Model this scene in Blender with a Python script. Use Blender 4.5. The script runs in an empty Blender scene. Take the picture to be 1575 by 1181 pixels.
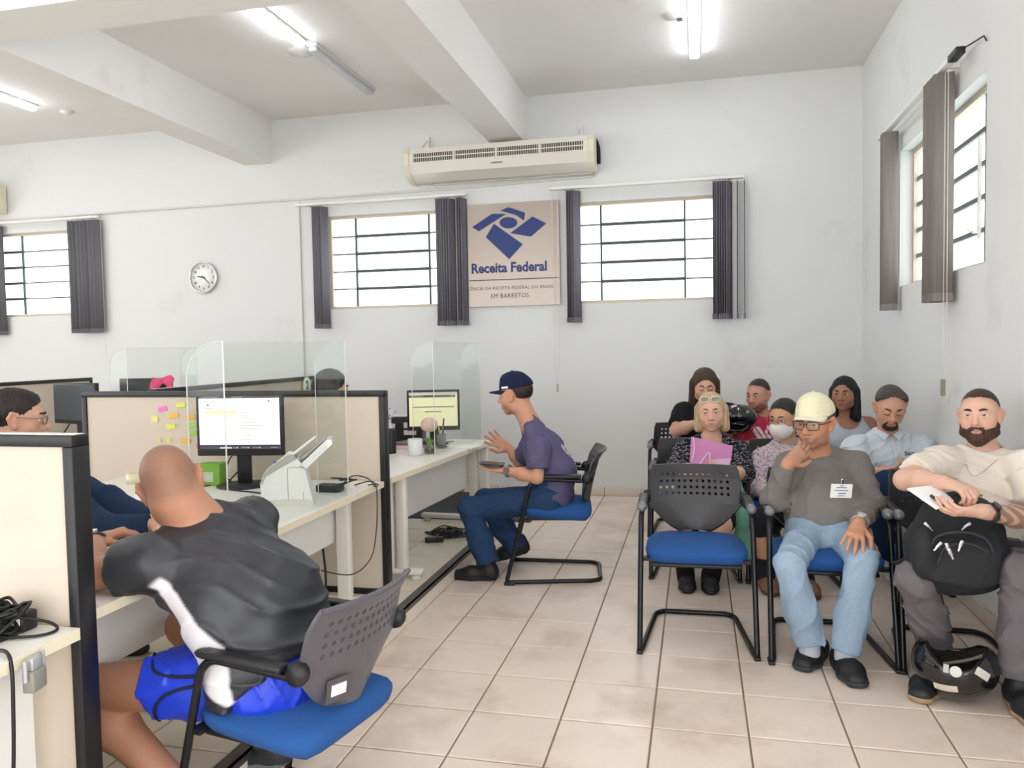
import bpy, bmesh, math, random
import numpy as np
from mathutils import Vector, Matrix
random.seed(7); rng = np.random.default_rng(7)
S = bpy.context.scene
COL = S.collection
PI = math.pi

# ---------------------------------------------------------------- camera
FPX, YAW, PITCH, ROLL, CAMH = 1200.793, -0.2332885, -0.0478965, -0.0174909, 1.37985
def _cam_axes():
    cy, sy = math.cos(YAW), math.sin(YAW)
    f = np.array([sy*math.cos(PITCH), cy*math.cos(PITCH), math.sin(PITCH)])
    r = np.array([cy, -sy, 0.0]); u = np.cross(r, f)
    c, s = math.cos(ROLL), math.sin(ROLL)
    return c*r+s*u, -s*r+c*u, f
CR, CU, CF = _cam_axes()
CO = np.array([0, 0, CAMH])
def at(px, py, Y):
    """point of the room at depth Y (metres from the camera along the side wall) seen at a pixel of the 1575x1181 photograph"""
    d = CF + CR*(px-787.5)/FPX - CU*(py-590.5)/FPX
    return CO + d*(Y/d[1])
def at_z(px, py, Z):
    d = CF + CR*(px-787.5)/FPX - CU*(py-590.5)/FPX
    return CO + d*((Z-CAMH)/d[2])
cam = bpy.data.objects.new('camera', bpy.data.cameras.new('camera'))
COL.objects.link(cam); S.camera = cam
cam.data.sensor_width = 36; cam.data.lens = FPX/1575*36
cam.data.clip_start = 0.05; cam.data.clip_end = 100
M = Matrix([list(CR), list(CU), list(-CF)]).transposed().to_4x4(); M.translation = Vector(CO)
cam.matrix_world = M

# ---------------------------------------------------------------- world, exposure
W = bpy.data.worlds.new('overcast daylight'); S.world = W; W.use_nodes = True
bg = W.node_tree.nodes['Background']
bg.inputs[0].default_value = (0.97, 0.985, 1.0, 1); bg.inputs[1].default_value = 2.7
S.view_settings.view_transform = 'Standard'; S.view_settings.look = 'None'
S.view_settings.exposure = EXPOSURE = 0.66; S.view_settings.gamma = 1
S.view_settings.use_curve_mapping = False
TUBE_POWER = 14.0

# ---------------------------------------------------------------- materials
def lin(c):
    if isinstance(c, str):
        c = c.lstrip('#'); c = [int(c[i:i+2], 16)/255 for i in (0, 2, 4)]
    return tuple(x/12.92 if x <= .04045 else ((x+.055)/1.055)**2.4 for x in c[:3])
MATS = {}
def mat(name, color=None, rough=.6, metal=0., noise=0., nscale=8., bump=0., bscale=60., attr=False, emit=None, spec=.5,
        stretch=None, rand=0., stain=None, translucent=0., alpha=None, coat=0.):
    if name in MATS: return MATS[name]
    m = bpy.data.materials.new(name); m.use_nodes = True; nt = m.node_tree; N = nt.nodes; L = nt.links
    b = N['Principled BSDF']; out = N['Material Output']
    b.inputs['Roughness'].default_value = rough; b.inputs['Metallic'].default_value = metal
    b.inputs['Specular IOR Level'].default_value = spec
    if coat: b.inputs['Coat Weight'].default_value = coat
    src = None
    if attr:
        a = N.new('ShaderNodeAttribute'); a.attribute_name = 'tint'; src = a.outputs['Color']
    else:
        c = N.new('ShaderNodeRGB'); c.outputs[0].default_value = (*lin(color), 1); src = c.outputs[0]
    def coords(sc):
        g = N.new('ShaderNodeNewGeometry'); mp = N.new('ShaderNodeMapping'); L.new(g.outputs['Position'], mp.inputs[0])
        mp.inputs['Scale'].default_value = sc; return mp.outputs[0]
    def hsv(src, fac_socket, lo, hi):
        r = N.new('ShaderNodeMapRange'); L.new(fac_socket, r.inputs[0]); r.inputs[3].default_value = lo; r.inputs[4].default_value = hi
        h = N.new('ShaderNodeHueSaturation'); L.new(src, h.inputs['Color']); L.new(r.outputs[0], h.inputs['Value']); return h.outputs[0]
    if noise:
        n = N.new('ShaderNodeTexNoise'); n.inputs['Scale'].default_value = nscale; n.inputs['Detail'].default_value = 5
        L.new(coords(stretch or (1, 1, 1)), n.inputs['Vector']); src = hsv(src, n.outputs[0], 1-noise*1.6, 1+noise*1.6)
    if rand:
        o = N.new('ShaderNodeObjectInfo'); src = hsv(src, o.outputs['Random'], 1-rand, 1+rand)
    if stain:
        col, scale, lo, hi, amt = stain
        n = N.new('ShaderNodeTexNoise'); n.inputs['Scale'].default_value = scale; n.inputs['Detail'].default_value = 6; n.inputs['Roughness'].default_value = .6
        L.new(coords((1, 1, 1)), n.inputs['Vector'])
        r = N.new('ShaderNodeMapRange'); r.inputs[1].default_value = lo; r.inputs[2].default_value = hi; r.inputs[4].default_value = amt; L.new(n.outputs[0], r.inputs[0])
        mx = N.new('ShaderNodeMix'); mx.data_type = 'RGBA'; L.new(r.outputs[0], mx.inputs[0]); L.new(src, mx.inputs[6]); mx.inputs[7].default_value = (*lin(col), 1); src = mx.outputs[2]
    L.new(src, b.inputs['Base Color'])
    if bump:
        n = N.new('ShaderNodeTexNoise'); n.inputs['Scale'].default_value = bscale; n.inputs['Detail'].default_value = 4
        L.new(coords(stretch or (1, 1, 1)), n.inputs['Vector'])
        bp = N.new('ShaderNodeBump'); bp.inputs['Strength'].default_value = bump; bp.inputs['Distance'].default_value = .01
        L.new(n.outputs[0], bp.inputs['Height']); L.new(bp.outputs[0], b.inputs['Normal'])
    if emit:
        b.inputs['Emission Color'].default_value = (*lin(color), 1); b.inputs['Emission Strength'].default_value = emit
    if translucent:
        t = N.new('ShaderNodeBsdfTranslucent'); L.new(src, t.inputs[0])
        mx = N.new('ShaderNodeMixShader'); mx.inputs[0].default_value = translucent; L.new(b.outputs[0], mx.inputs[1]); L.new(t.outputs[0], mx.inputs[2]); L.new(mx.outputs[0], out.inputs[0])
    MATS[name] = m; return m
def glass_mat(name, tint='#ffffff', gloss=.08, haze=0., rough=.03):
    if name in MATS: return MATS[name]
    m = bpy.data.materials.new(name); m.use_nodes = True; nt = m.node_tree; N = nt.nodes; L = nt.links
    for n in list(N): N.remove(n)
    o = N.new('ShaderNodeOutputMaterial'); t = N.new('ShaderNodeBsdfTransparent'); t.inputs[0].default_value = (*lin(tint), 1)
    g = N.new('ShaderNodeBsdfGlossy'); g.inputs['Roughness'].default_value = rough
    fr = N.new('ShaderNodeLayerWeight'); fr.inputs[0].default_value = .5
    pw = N.new('ShaderNodeMath'); pw.operation = 'POWER'; pw.inputs[1].default_value = 4; L.new(fr.outputs['Facing'], pw.inputs[0])
    ad = N.new('ShaderNodeMath'); ad.operation = 'MULTIPLY_ADD'; ad.inputs[1].default_value = .3; ad.inputs[2].default_value = gloss*.4; L.new(pw.outputs[0], ad.inputs[0])
    mx = N.new('ShaderNodeMixShader'); L.new(ad.outputs[0], mx.inputs[0]); L.new(t.outputs[0], mx.inputs[1]); L.new(g.outputs[0], mx.inputs[2])
    last = mx.outputs[0]
    if haze:
        d = N.new('ShaderNodeBsdfTranslucent'); d.inputs[0].default_value = (.9, .95, .95, 1)
        m2 = N.new('ShaderNodeMixShader'); m2.inputs[0].default_value = haze; L.new(last, m2.inputs[1]); L.new(d.outputs[0], m2.inputs[2]); last = m2.outputs[0]
    L.new(last, o.inputs[0]); MATS[name] = m; return m

WALL = mat('white wall paint', '#dedfdd', .85, noise=.012, nscale=1.5, bump=.04, bscale=90, stain=('#a89f90', 1.3, .60, .82, .35))
CEIL = mat('ceiling paint', '#eeebe8', .9, noise=.015, nscale=1.2, stain=('#b5aa9c', .9, .62, .85, .3))
BEAM = mat('beam paint', '#eeece9', .85, noise=.012, nscale=2, stain=('#b3a698', 1.6, .64, .85, .3))
GROUT = mat('floor grout', '#8f7c68', .9, noise=.06, nscale=30)
TILE = mat('floor tile glaze', '#e9d8ca', .32, noise=.035, nscale=7, rand=.03, stain=('#9c816b', 2.3, .50, .80, .65), bump=.02, bscale=40)
TILE2 = mat('platform tile glaze', '#ddd3bf', .3, noise=.03, nscale=7, rand=.03, stain=('#b5a68c', 2.6, .55, .8, .5))
BASEM = mat('skirting tile', '#d5cabb', .45, noise=.04, nscale=9, rand=.04)
CREAMT = mat('riser tile', '#e9e1d2', .4, noise=.03, nscale=9)
STRIP = mat('dark metal edge strip', '#5b5853', .4, .5, noise=.06, nscale=40)
BLACKP = mat('black plastic', '#191a1c', .45, noise=.05, nscale=40)
BLACKM = mat('black powder coated metal', '#141518', .32, .3)
BLACKF = mat('black partition frame', '#17171a', .38, noise=.04, nscale=50)
SHELL = mat('charcoal moulded plastic', '#2d2c2f', .38, noise=.04, nscale=60, bump=.05, bscale=400)
SHELLG = mat('grey moulded plastic', '#55545a', .36, noise=.04, nscale=60, bump=.05, bscale=400)
BLUEF = mat('blue seat fabric', '#1c5193', .9, noise=.07, nscale=160, bump=.2, bscale=500)
SILV = mat('silver painted plastic', '#b9bbbf', .35, .4)
TIPM = mat('black arm tip with painted reflection', '#77797d', .22, .2)  # black plastic tips; the grey paints in their bright reflection
CHROME = mat('chrome', '#d6d6d8', .12, 1.)
CREAM = mat('cream partition laminate', '#cfc2b1', .6, noise=.02, nscale=5, stain=('#b9a892', 2.2, .62, .85, .35))
DESKW = mat('white desk laminate', '#e9e7e0', .35, noise=.02, nscale=6, stain=('#c5bca9', 3., .62, .85, .35))
EDGE = mat('cream edge band', '#e9dfc4', .45, noise=.03, nscale=15)
DESKP = mat('white desk steel', '#ecebe6', .45, noise=.012, nscale=5)
LEGW = mat('off white leg enamel', '#e8e4da', .4)
FRAMEW = mat('window steel painted', '#6d7468', .5)
FRAMEG = mat('window steel green grey', '#3d4a45', .5)
FRAMEB = mat('window frame beige', '#c9bba9', .6)
BLIND = mat('grey blind fabric', '#99969f', .9, noise=.12, nscale=60, stretch=(1, 1, .05), bump=.1, bscale=300, translucent=.42)
BLINDW = mat('warm grey blind fabric', '#a39b96', .9, noise=.14, nscale=60, stretch=(1, 1, .05), translucent=.4)
RAILW = mat('white blind rail', '#e8e6e2', .4)
CABLE = mat('black cable', '#151516', .5)
CABLEW = mat('white painted conduit', '#d9d6cf', .6)
ACW = mat('ageing white plastic', '#e8e2d6', .3, noise=.012, nscale=4)
ACD = mat('dark louvre gap', '#55514c', .6)
STEEL = mat('brushed sign steel', '#a2978c', .30, .55, noise=.03, nscale=30, stretch=(1, 1, 30))
SIGNB = mat('sign blue', '#162e70', .5)
SIGND = mat('sign dark lettering', '#2c323f', .5)
PANE = glass_mat('frosted window pane', '#f6fbfa', .05, haze=.25)
ACRYL = glass_mat('clear acrylic', '#fafcfb', .05)
ACEDGE = mat('bright acrylic edge', '#f4f6f4', .2, translucent=.5)
LENS = glass_mat('spectacle lens', '#eef2f2', .2)
MATF = mat('dark grey ribbed mat', '#4a4b4e', .95, noise=.1, nscale=80)
TUBEM = mat('lit led tube', '#f4f8ff', .3, emit=TUBE_POWER)
TUBEOFF = mat('unlit led tube', '#c9cbd0', .3)
FIXW = mat('white fitting', '#e4e3e0', .5)
PAPER = mat('white paper', '#f4f4f4', .8)

# ---------------------------------------------------------------- geometry helpers
def link(o): COL.objects.link(o); return o
def obj_mesh(name, me, m=None, parent=None):
    o = bpy.data.objects.new(name, me)
    if m is not None and not me.materials: me.materials.append(m)
    link(o)
    if parent is not None: o.parent = parent
    return o
def tag(o, label, cat, group=None):
    o['label'] = label; o['category'] = cat
    if group: o['group'] = group
    return o
def thing(name, label, cat, loc=(0, 0, 0), rz=0., group=None, scale=1.):
    o = bpy.data.objects.new(name, None); link(o); o.location = loc; o.rotation_euler = (0, 0, rz); o.scale = (scale,)*3
    o.empty_display_size = .1
    return tag(o, label, cat, group)
def structure(o): o['kind'] = 'structure'; return o
def stuff(o): o['kind'] = 'stuff'; return o
class G:
    """collects shapes into one mesh"""
    def __init__(s): s.v = []; s.f = []; s.m = []; s.sm = []
    def add(s, v, f, mi=0, smooth=False):
        n = len(s.v); s.v += [tuple(map(float, p)) for p in v]; s.f += [tuple(i+n for i in q) for q in f]; s.m += [mi]*len(f); s.sm += [smooth]*len(f); return s
    def box(s, lo, hi, mi=0, ch=0.):
        x0, y0, z0 = lo; x1, y1, z1 = hi
        if ch <= 0:
            v = [(x, y, z) for x in (x0, x1) for y in (y0, y1) for z in (z0, z1)]
            return s.add(v, [(0, 1, 3, 2), (4, 6, 7, 5), (0, 4, 5, 1), (2, 3, 7, 6), (0, 2, 6, 4), (1, 5, 7, 3)], mi)
        bm = bmesh.new(); bmesh.ops.create_cube(bm, size=1)
        for q in bm.verts: q.co = ((x0+x1)/2+q.co.x*(x1-x0), (y0+y1)/2+q.co.y*(y1-y0), (z0+z1)/2+q.co.z*(z1-z0))
        ch = min(ch, .45*min(x1-x0, y1-y0, z1-z0))
        bmesh.ops.bevel(bm, geom=bm.edges[:], offset=ch, segments=2, profile=.5, affect='EDGES')
        return s.bm(bm, mi, True)
    def bm(s, bm, mi=0, smooth=False):
        bm.verts.index_update(); s.add([v.co[:] for v in bm.verts], [[v.index for v in f.verts] for f in bm.faces], mi, smooth); bm.free(); return s
    def tube(s, pts, r, n=8, mi=0, fillet=0., closed=False, fs=5, rr=None):
        P = [np.array(p, float) for p in pts]
        if fillet:
            Q = [] if closed else [P[0]]
            rng_ = range(len(P)) if closed else range(1, len(P)-1)
            for i in rng_:
                a, b, c = P[i-1], P[i], P[(i+1) % len(P)]
                u = (a-b); v = (c-b); lu, lv = np.linalg.norm(u), np.linalg.norm(v); t = min(fillet, lu*.49, lv*.49); u = u/lu*t; v = v/lv*t
                for k in range(fs+1):
                    w = k/fs; Q.append(b+u*(1-w)**2+v*w*w)
            if not closed: Q.append(P[-1])
            P = Q
        k = len(P); T = []
        for i in range(k):
            if closed: d = P[(i+1) % k]-P[i-1]
            else: d = P[min(i+1, k-1)]-P[max(i-1, 0)]
            T.append(d/(np.linalg.norm(d)+1e-12))
        up = np.array([0, 0, 1.]) if abs(T[0][2]) < .9 else np.array([1., 0, 0]); ns = []
        nrm = np.cross(T[0], up); nrm /= np.linalg.norm(nrm)
        for i in range(k):
            nrm = nrm-T[i]*(nrm@T[i]); nrm /= np.linalg.norm(nrm)+1e-12; ns.append(nrm)
        v = []; f = []
        for i in range(k):
            b = np.cross(T[i], ns[i]); R = r if rr is None else rr[min(int(i*len(rr)/k), len(rr)-1)]
            for j in range(n): a = 2*PI*j/n; v.append(P[i]+R*(math.cos(a)*ns[i]+math.sin(a)*b))
        for i in range(k if closed else k-1):
            for j in range(n): f.append((i*n+j, i*n+(j+1) % n, ((i+1) % k)*n+(j+1) % n, ((i+1) % k)*n+j))
        s.add(v, f, mi, True)
        if not closed: s.add(v[:n], [tuple(range(n))[::-1]], mi); s.add(v[-n:], [tuple(range(n))], mi)
        return s
    def lathe(s, prof, c=(0, 0, 0), n=20, mi=0, axis='z', smooth=True, caps=True):
        v = []; f = []
        for (r, z) in prof:
            for j in range(n):
                a = 2*PI*j/n; p = (r*math.cos(a), r*math.sin(a), z)
                if axis == 'y': p = (p[0], p[2], p[1])
                if axis == 'x': p = (p[2], p[0], p[1])
                v.append((c[0]+p[0], c[1]+p[1], c[2]+p[2]))
        k = len(prof)
        for i in range(k-1):
            for j in range(n): f.append((i*n+j, i*n+(j+1) % n, (i+1)*n+(j+1) % n, (i+1)*n+j))
        s.add(v, f, mi, smooth)
        if caps and prof[0][0] > 1e-4: s.add(v[:n], [tuple(range(n))[::-1]], mi)
        if caps and prof[-1][0] > 1e-4: s.add(v[-n:], [tuple(range(n))], mi)
        return s
    def prism(s, poly, d0, d1, plane='xz', mi=0):
        """polygon (a,b) in a plane extruded along the third axis"""
        def p(a, b, d): return {'xz': (a, d, b), 'xy': (a, b, d), 'yz': (d, a, b)}[plane]
        n = len(poly); v = [p(a, b, d0) for a, b in poly]+[p(a, b, d1) for a, b in poly]
        f = [tuple(range(n)), tuple(range(n, 2*n))[::-1]]+[(i, i+n, (i+1) % n+n, (i+1) % n) for i in range(n)]
        return s.add(v, f, mi)
    def mesh(s, name='mesh', mats=()):
        me = bpy.data.meshes.new(name); me.from_pydata(s.v, [], s.f); me.polygons.foreach_set('material_index', s.m); me.polygons.foreach_set('use_smooth', s.sm)
        for m in mats: me.materials.append(m)
        bm = bmesh.new(); bm.from_mesh(me); bmesh.ops.recalc_face_normals(bm, faces=bm.faces); bm.to_mesh(me); bm.free()
        return me
    def obj(s, name, m, parent=None):
        ms = m if isinstance(m, (list, tuple)) else [m]
        return obj_mesh(name, s.mesh(name, ms), None, parent)
def copy_tree(o, parent=None):
    c = o.copy(); COL.objects.link(c)
    if parent is not None: c.parent = parent
    for ch in list(o.children): copy_tree(ch, c)
    return c
def text_mesh(body, size, extrude=.001, align='CENTER', bold=0., space=1.):
    cu = bpy.data.curves.new('lettering', 'FONT'); cu.body = body; cu.size = size; cu.extrude = extrude; cu.align_x = align; cu.align_y = 'CENTER'; cu.offset = bold; cu.resolution_u = 3; cu.space_character = space
    o = bpy.data.objects.new('lettering', cu); COL.objects.link(o)
    dg = bpy.context.evaluated_depsgraph_get(); me = bpy.data.meshes.new_from_object(o.evaluated_get(dg)); bpy.data.objects.remove(o); bpy.data.curves.remove(cu)
    return me
def arc(cx, cy, r, a0, a1, n=6): return [(cx+r*math.cos(math.radians(a0+(a1-a0)*i/n)), cy+r*math.sin(math.radians(a0+(a1-a0)*i/n))) for i in range(n+1)]
def rrect(x0, y0, x1, y1, r, n=4): return arc(x1-r, y0+r, r, -90, 0, n)+arc(x1-r, y1-r, r, 0, 90, n)+arc(x0+r, y1-r, r, 90, 180, n)+arc(x0+r, y0+r, r, 180, 270, n)
# ================================================================ the room
XR, YB, ZC = 1.355, 7.107, 3.66
XL, YF = -9.0, -4.2
T0X, T0Y, TP = -.5004, 2.7872, .335
def wall_with_holes(name, axis, pos, thick, a0, a1, z1, holes, m=WALL):
    g = G()
    xs = sorted({a0, a1, *[h[0] for h in holes], *[h[1] for h in holes]}); zs = sorted({0, z1, *[h[2] for h in holes], *[h[3] for h in holes]})
    for i in range(len(xs)-1):
        for j in range(len(zs)-1):
            cx, cz = (xs[i]+xs[i+1])/2, (zs[j]+zs[j+1])/2
            if any(h[0] < cx < h[1] and h[2] < cz < h[3] for h in holes): continue
            if axis == 'y': g.box((xs[i], min(pos, pos+thick), zs[j]), (xs[i+1], max(pos, pos+thick), zs[j+1]))
            else: g.box((min(pos, pos+thick), xs[i], zs[j]), (max(pos, pos+thick), xs[i+1], zs[j+1]))
    me = g.mesh(name, [m])
    bm = bmesh.new(); bm.from_mesh(me); bmesh.ops.remove_doubles(bm, verts=bm.verts, dist=1e-5)
    seen = {}
    for f in list(bm.faces):
        k = tuple(sorted(v.index for v in f.verts)); seen.setdefault(k, []).append(f)
    bmesh.ops.delete(bm, geom=[f for v in seen.values() if len(v) > 1 for f in v], context='FACES')
    bm.to_mesh(me); bm.free()
    return structure(obj_mesh(name, me))
WB = [(-1.14, .20, 1.76, 2.675), (-3.53, -2.20, 1.775, 2.685), (-7.98, -6.46, 1.80, 2.71)]
WR = [(4.22, 5.86, 1.745, 2.66)]
wall_back = wall_with_holes('wall_back', 'y', YB, .18, XL, XR+.18, ZC, WB)
wall_right = wall_with_holes('wall_right', 'x', XR, .18, YF, YB, ZC, WR+[(-3.2, 1.0, .4, 2.8)])
wall_left = wall_with_holes('wall_left', 'x', XL, -.18, YF, YB, ZC, [(-3, 5.5, .9, 2.7)])
wall_front = wall_with_holes('wall_front', 'y', YF, -.18, XL, XR+.18, ZC, [(-8.2, .9, .05, 3.1)])
structure(G().box((XL-.2, YF-.2, ZC), (XR+.2, YB+.2, ZC+.15)).obj('ceiling', CEIL))
g = G()
beam_a = structure(G().box((-1.83, YF, 3.24), (-1.515, YB, ZC)).obj('trim_1', BEAM))
structure(G().box((-4.40, YF, 3.24), (-4.10, YB, ZC)).obj('trim_2', BEAM))
structure(G().box((XL, 3.54, 3.225), (-1.83, 3.88, ZC)).obj('trim_3', BEAM))
# floor with laid tiles
floor = structure(G().box((XL-.2, YF-.2, -.1), (XR+.2, YB+.2, -.006)).obj('floor', GROUT))
def tile_mesh(w, d, h=.012, ch=.004):
    g = G(); z1 = 0; z0 = -h
    v = [(-w/2, -d/2, z0), (w/2, -d/2, z0), (w/2, d/2, z0), (-w/2, d/2, z0), (-w/2, -d/2, z1-ch*.5), (w/2, -d/2, z1-ch*.5), (w/2, d/2, z1-ch*.5), (-w/2, d/2, z1-ch*.5),
         (-w/2+ch, -d/2+ch, z1), (w/2-ch, -d/2+ch, z1), (w/2-ch, d/2-ch, z1), (-w/2+ch, d/2-ch, z1)]
    f = [(0, 1, 5, 4), (1, 2, 6, 5), (2, 3, 7, 6), (3, 0, 4, 7), (4, 5, 9, 8), (5, 6, 10, 9), (6, 7, 11, 10), (7, 4, 8, 11), (8, 9, 10, 11)]
    return g.add(v, f).mesh('tile', [])
PLX, PLZ, PLY1 = -1.42, .10, 5.50       # the raised platform under the desks: edge, height, far end
GR = .007
tcache = {}
def tiles(parent, x0, x1, y0, y1, z, m, ox=T0X, oy=T0Y):
    i0 = math.floor((x0-ox)/TP); j0 = math.floor((y0-oy)/TP)
    i = i0
    while ox+i*TP < x1-.01:
        a = max(x0, ox+i*TP+GR/2); b = min(x1, ox+(i+1)*TP-GR/2); j = j0
        while oy+j*TP < y1-.01:
            c = max(y0, oy+j*TP+GR/2); d = min(y1, oy+(j+1)*TP-GR/2)
            if b-a > .02 and d-c > .02:
                k = (round(b-a, 4), round(d-c, 4), m.name)
                if k not in tcache: tcache[k] = tile_mesh(b-a, d-c); tcache[k].materials.append(m)
                t = bpy.data.objects.new('tile', tcache[k]); COL.objects.link(t); t.parent = parent
                t.location = ((a+b)/2, (c+d)/2, z+random.uniform(-.0006, .0006)); t.rotation_euler = (random.uniform(-.0012, .0012), random.uniform(-.0012, .0012), 0)
            j += 1
        i += 1
tiles(floor, PLX+.004, XR-.012, 1.44, YB-.012, 0, TILE)
tiles(floor, -2.6, PLX, 5.52, YB-.012, 0, TILE)
# beyond the visible tiles the same tiling goes on as one piece
gl = G()
for i in range(-8, 6):
    for j in range(-16, -4):
        a, b = T0X+i*TP+GR/2, T0X+(i+1)*TP-GR/2; c, d = T0Y+j*TP+GR/2, T0Y+(j+1)*TP-GR/2
        if b < XR and c > YF and not (b > PLX-.4 and d > 1.6): gl.box((a, c, -.012), (b, d, 0))
stuff(gl.obj('far_tiles', TILE, floor))
plat = structure(G().box((-6.2, 1.2, 0), (PLX, PLY1, PLZ-.006)).obj('floor_platform', GROUT))
tiles(plat, -3.2, PLX-.035, 2.0, PLY1-.02, PLZ, TILE2, ox=T0X+.05, oy=T0Y+.04)
gl = G().box((-6.2, 1.2, PLZ-.01), (-3.2, PLY1, PLZ-.001)).obj('platform_slab', TILE2, plat)
for k, (y0, y1) in enumerate([(1.2+i*.335, 1.2+(i+1)*.335-.004) for i in range(13)]):
    G().box((PLX-.002, y0, 0.002), (PLX+.008, min(y1, PLY1), PLZ-.02)).obj('tile', CREAMT, plat)
gs = G().box((PLX-.035, 1.2, PLZ-.004), (PLX+.014, PLY1, PLZ+.004)).box((PLX+.008, 1.2, PLZ-.026), (PLX+.014, PLY1, PLZ+.004))
gs.obj('edge_strip', STRIP, plat)
# skirting
bb = structure(G().box((PLX-1.2, YB-.004, 0), (XR, YB, .075)).obj('baseboard_back', GROUT))
i = -5
while T0X+i*TP < XR:
    a, b = max(PLX-1.2, T0X+i*TP+.002), min(XR-.012, T0X+(i+1)*TP-.002)
    if b > a: G().box((a, YB-.012, .0), (b, YB-.002, .078), ch=.002).obj('tile', BASEM, bb)
    i += 1
br = structure(G().box((XR-.004, 1.0, 0), (XR, YB-.012, .075)).obj('baseboard_right', GROUT))
j = -6
while T0Y+j*TP < YB-.02:
    a, b = T0Y+j*TP+.002, min(YB-.014, T0Y+(j+1)*TP-.002)
    G().box((XR-.012, a, .0), (XR-.002, b, .078), ch=.002).obj('tile', BASEM, br); j += 1

# ---------------------------------------------------------------- windows
def window(n, axis, pos, a0, a1, z0, z1, cols, rows, depth=.07):
    """steel casement: frame, bars and panes set back in the wall"""
    def B(g, lo_a, hi_a, lo_z, hi_z, d0, d1):
        if axis == 'y': g.box((lo_a, pos+d0, lo_z), (hi_a, pos+d1, hi_z))
        else: g.box((pos+d0, lo_a, lo_z), (pos+d1, hi_a, hi_z))
    g = G(); t = .028
    B(g, a0, a1, z0, z0+t, depth-.03, depth+.03); B(g, a0, a1, z1-t, z1, depth-.03, depth+.03); B(g, a0, a0+t, z0+t, z1-t, depth-.03, depth+.03); B(g, a1-t, a1, z0+t, z1-t, depth-.03, depth+.03)
    w = structure(g.obj('window_%d' % n, FRAMEB))
    cs = [a0+t]+list(cols)+[a1-t]; zs = [z0+t+(z1-z0-2*t)*k/rows for k in range(rows+1)]
    for c in cols:
        g = G(); B(g, c-.008, c+.008, z0+t, z1-t, depth-.016, depth+.016); g.obj('mullion', FRAMEG, w)
    for z in zs[1:-1]:
        for i in range(len(cs)-1):
            g = G(); h = .006 if i != len(cols)//2 and axis == 'y' else .013
            B(g, cs[i]+.008, cs[i+1]-.008, z-h, z+h, depth-.014, depth+.014); g.obj('glazing_bar', FRAMEG if axis == 'y' else FRAMEW, w)
    for i in range(len(cs)-1):
        for k in range(rows):
            g = G(); B(g, cs[i]+.004, cs[i+1]-.004, zs[k]+.004, zs[k+1]-.004, depth-.002, depth+.002); g.obj('pane', PANE, w)
    return w
w1 = window(1, 'y', YB, *WB[0], cols=(-.845, -.10), rows=5)
w2 = window(2, 'y', YB, *WB[1], cols=(-3.25, -2.495), rows=5)
w3 = window(3, 'y', YB, *WB[2], cols=(-7.2,), rows=5)
w4 = window(4, 'x', XR, *WR[0], cols=(4.52, 5.56), rows=5, depth=.11)
G().box((XR+.075, 4.56, 1.90), (XR+.09, 4.575, 2.42)).box((XR+.05, 4.555, 1.93), (XR+.085, 4.58, 1.945)).tube([(XR+.05, 4.567, 1.94), (XR+.03, 4.567, 1.95), (XR+.03, 4.567, 2.05), (XR+.06, 4.567, 2.06)], .006, 6, fillet=.01).obj('window_handle', RAILW, w4)

# ---------------------------------------------------------------- vertical blinds
def slat_mesh(h, w=.10):
    g = G(); n = 5; v = []
    for i in range(n):
        x = -w/2+w*i/(n-1); y = .006*(1-(2*x/w)**2); v += [(x, y, 0), (x, y, -h), (x, y+.0015, 0), (x, y+.0015, -h)]
    f = []
    for i in range(n-1):
        a = i*4; f += [(a, a+4, a+5, a+1), (a+2, a+3, a+7, a+6), (a, a+2, a+6, a+4), (a+1, a+5, a+7, a+3)]
    f += [(0, 1, 3, 2), (n*4-4, n*4-2, n*4-1, n*4-3)]
    g.add(v, f, 0, True)
    g.box((-w/2, -.002, -h-.002), (w/2, .009, -h+.042)); return g
def blind(label, axis, pos, a0, a1, zr, zb, slats, loops, m=BLIND, off=.075):
    t = thing('vertical_blind', label, 'blind', (0, 0, 0))
    g = G()
    if axis == 'y': g.box((a0, pos-off-.02, zr), (a1, pos-off+.02, zr+.026), ch=.003)
    else: g.box((pos-off-.02, a0, zr), (pos-off+.02, a1, zr+.026), ch=.003)
    g.obj('head_rail', RAILW, t)
    for a in (a0+.12, a1-.12):
        g = G()
        if axis == 'y': g.box((a-.01, pos-off, zr+.004), (a+.01, pos-.001, zr+.034))
        else: g.box((pos-off, a-.01, zr+.004), (pos-.001, a+.01, zr+.034))
        g.obj('bracket', FIXW, t)
    me = slat_mesh(zr-zb-.02).mesh('slat', [m])
    for a, rot in slats:
        s = obj_mesh('slat', me, None, t)
        s.location = (a, pos-off, zr-.015) if axis == 'y' else (pos-off, a, zr-.015)
        s.rotation_euler = (0, 0, math.radians(rot)+(0 if axis == 'y' else PI/2))
    for pts, r in loops: G().tube(pts, r, 5).obj('cord', CABLEW, t)
    return t
def stack(a0, a1, n, r0=62, jit=10): return [(a0+(a1-a0)*i/max(1, n-1), r0+random.uniform(-jit, jit)) for i in range(n)]
yb = YB-.075
b1 = blind('grey vertical blind drawn aside on the window beside the steel sign', 'y', YB, -1.29, .40, 2.785, 1.585,
      stack(-1.115, -1.045, 5)+stack(.155, .275, 7)+[(.345, 84), (.405, 84)],
      [([(-1.27, yb, 2.78), (-1.265, yb, 1.2), (-1.25, yb, 1.02)], .002), ([(-1.22, yb, 2.78), (-1.225, yb, 1.2), (-1.24, yb, 1.02)], .002)])
G().tube([(-1.245, yb, 1.03), (-1.245, yb, .96)], .011, 8).obj('cord_weight', mat('beige cord weight', '#b9b6a0', .5), b1)
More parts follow.
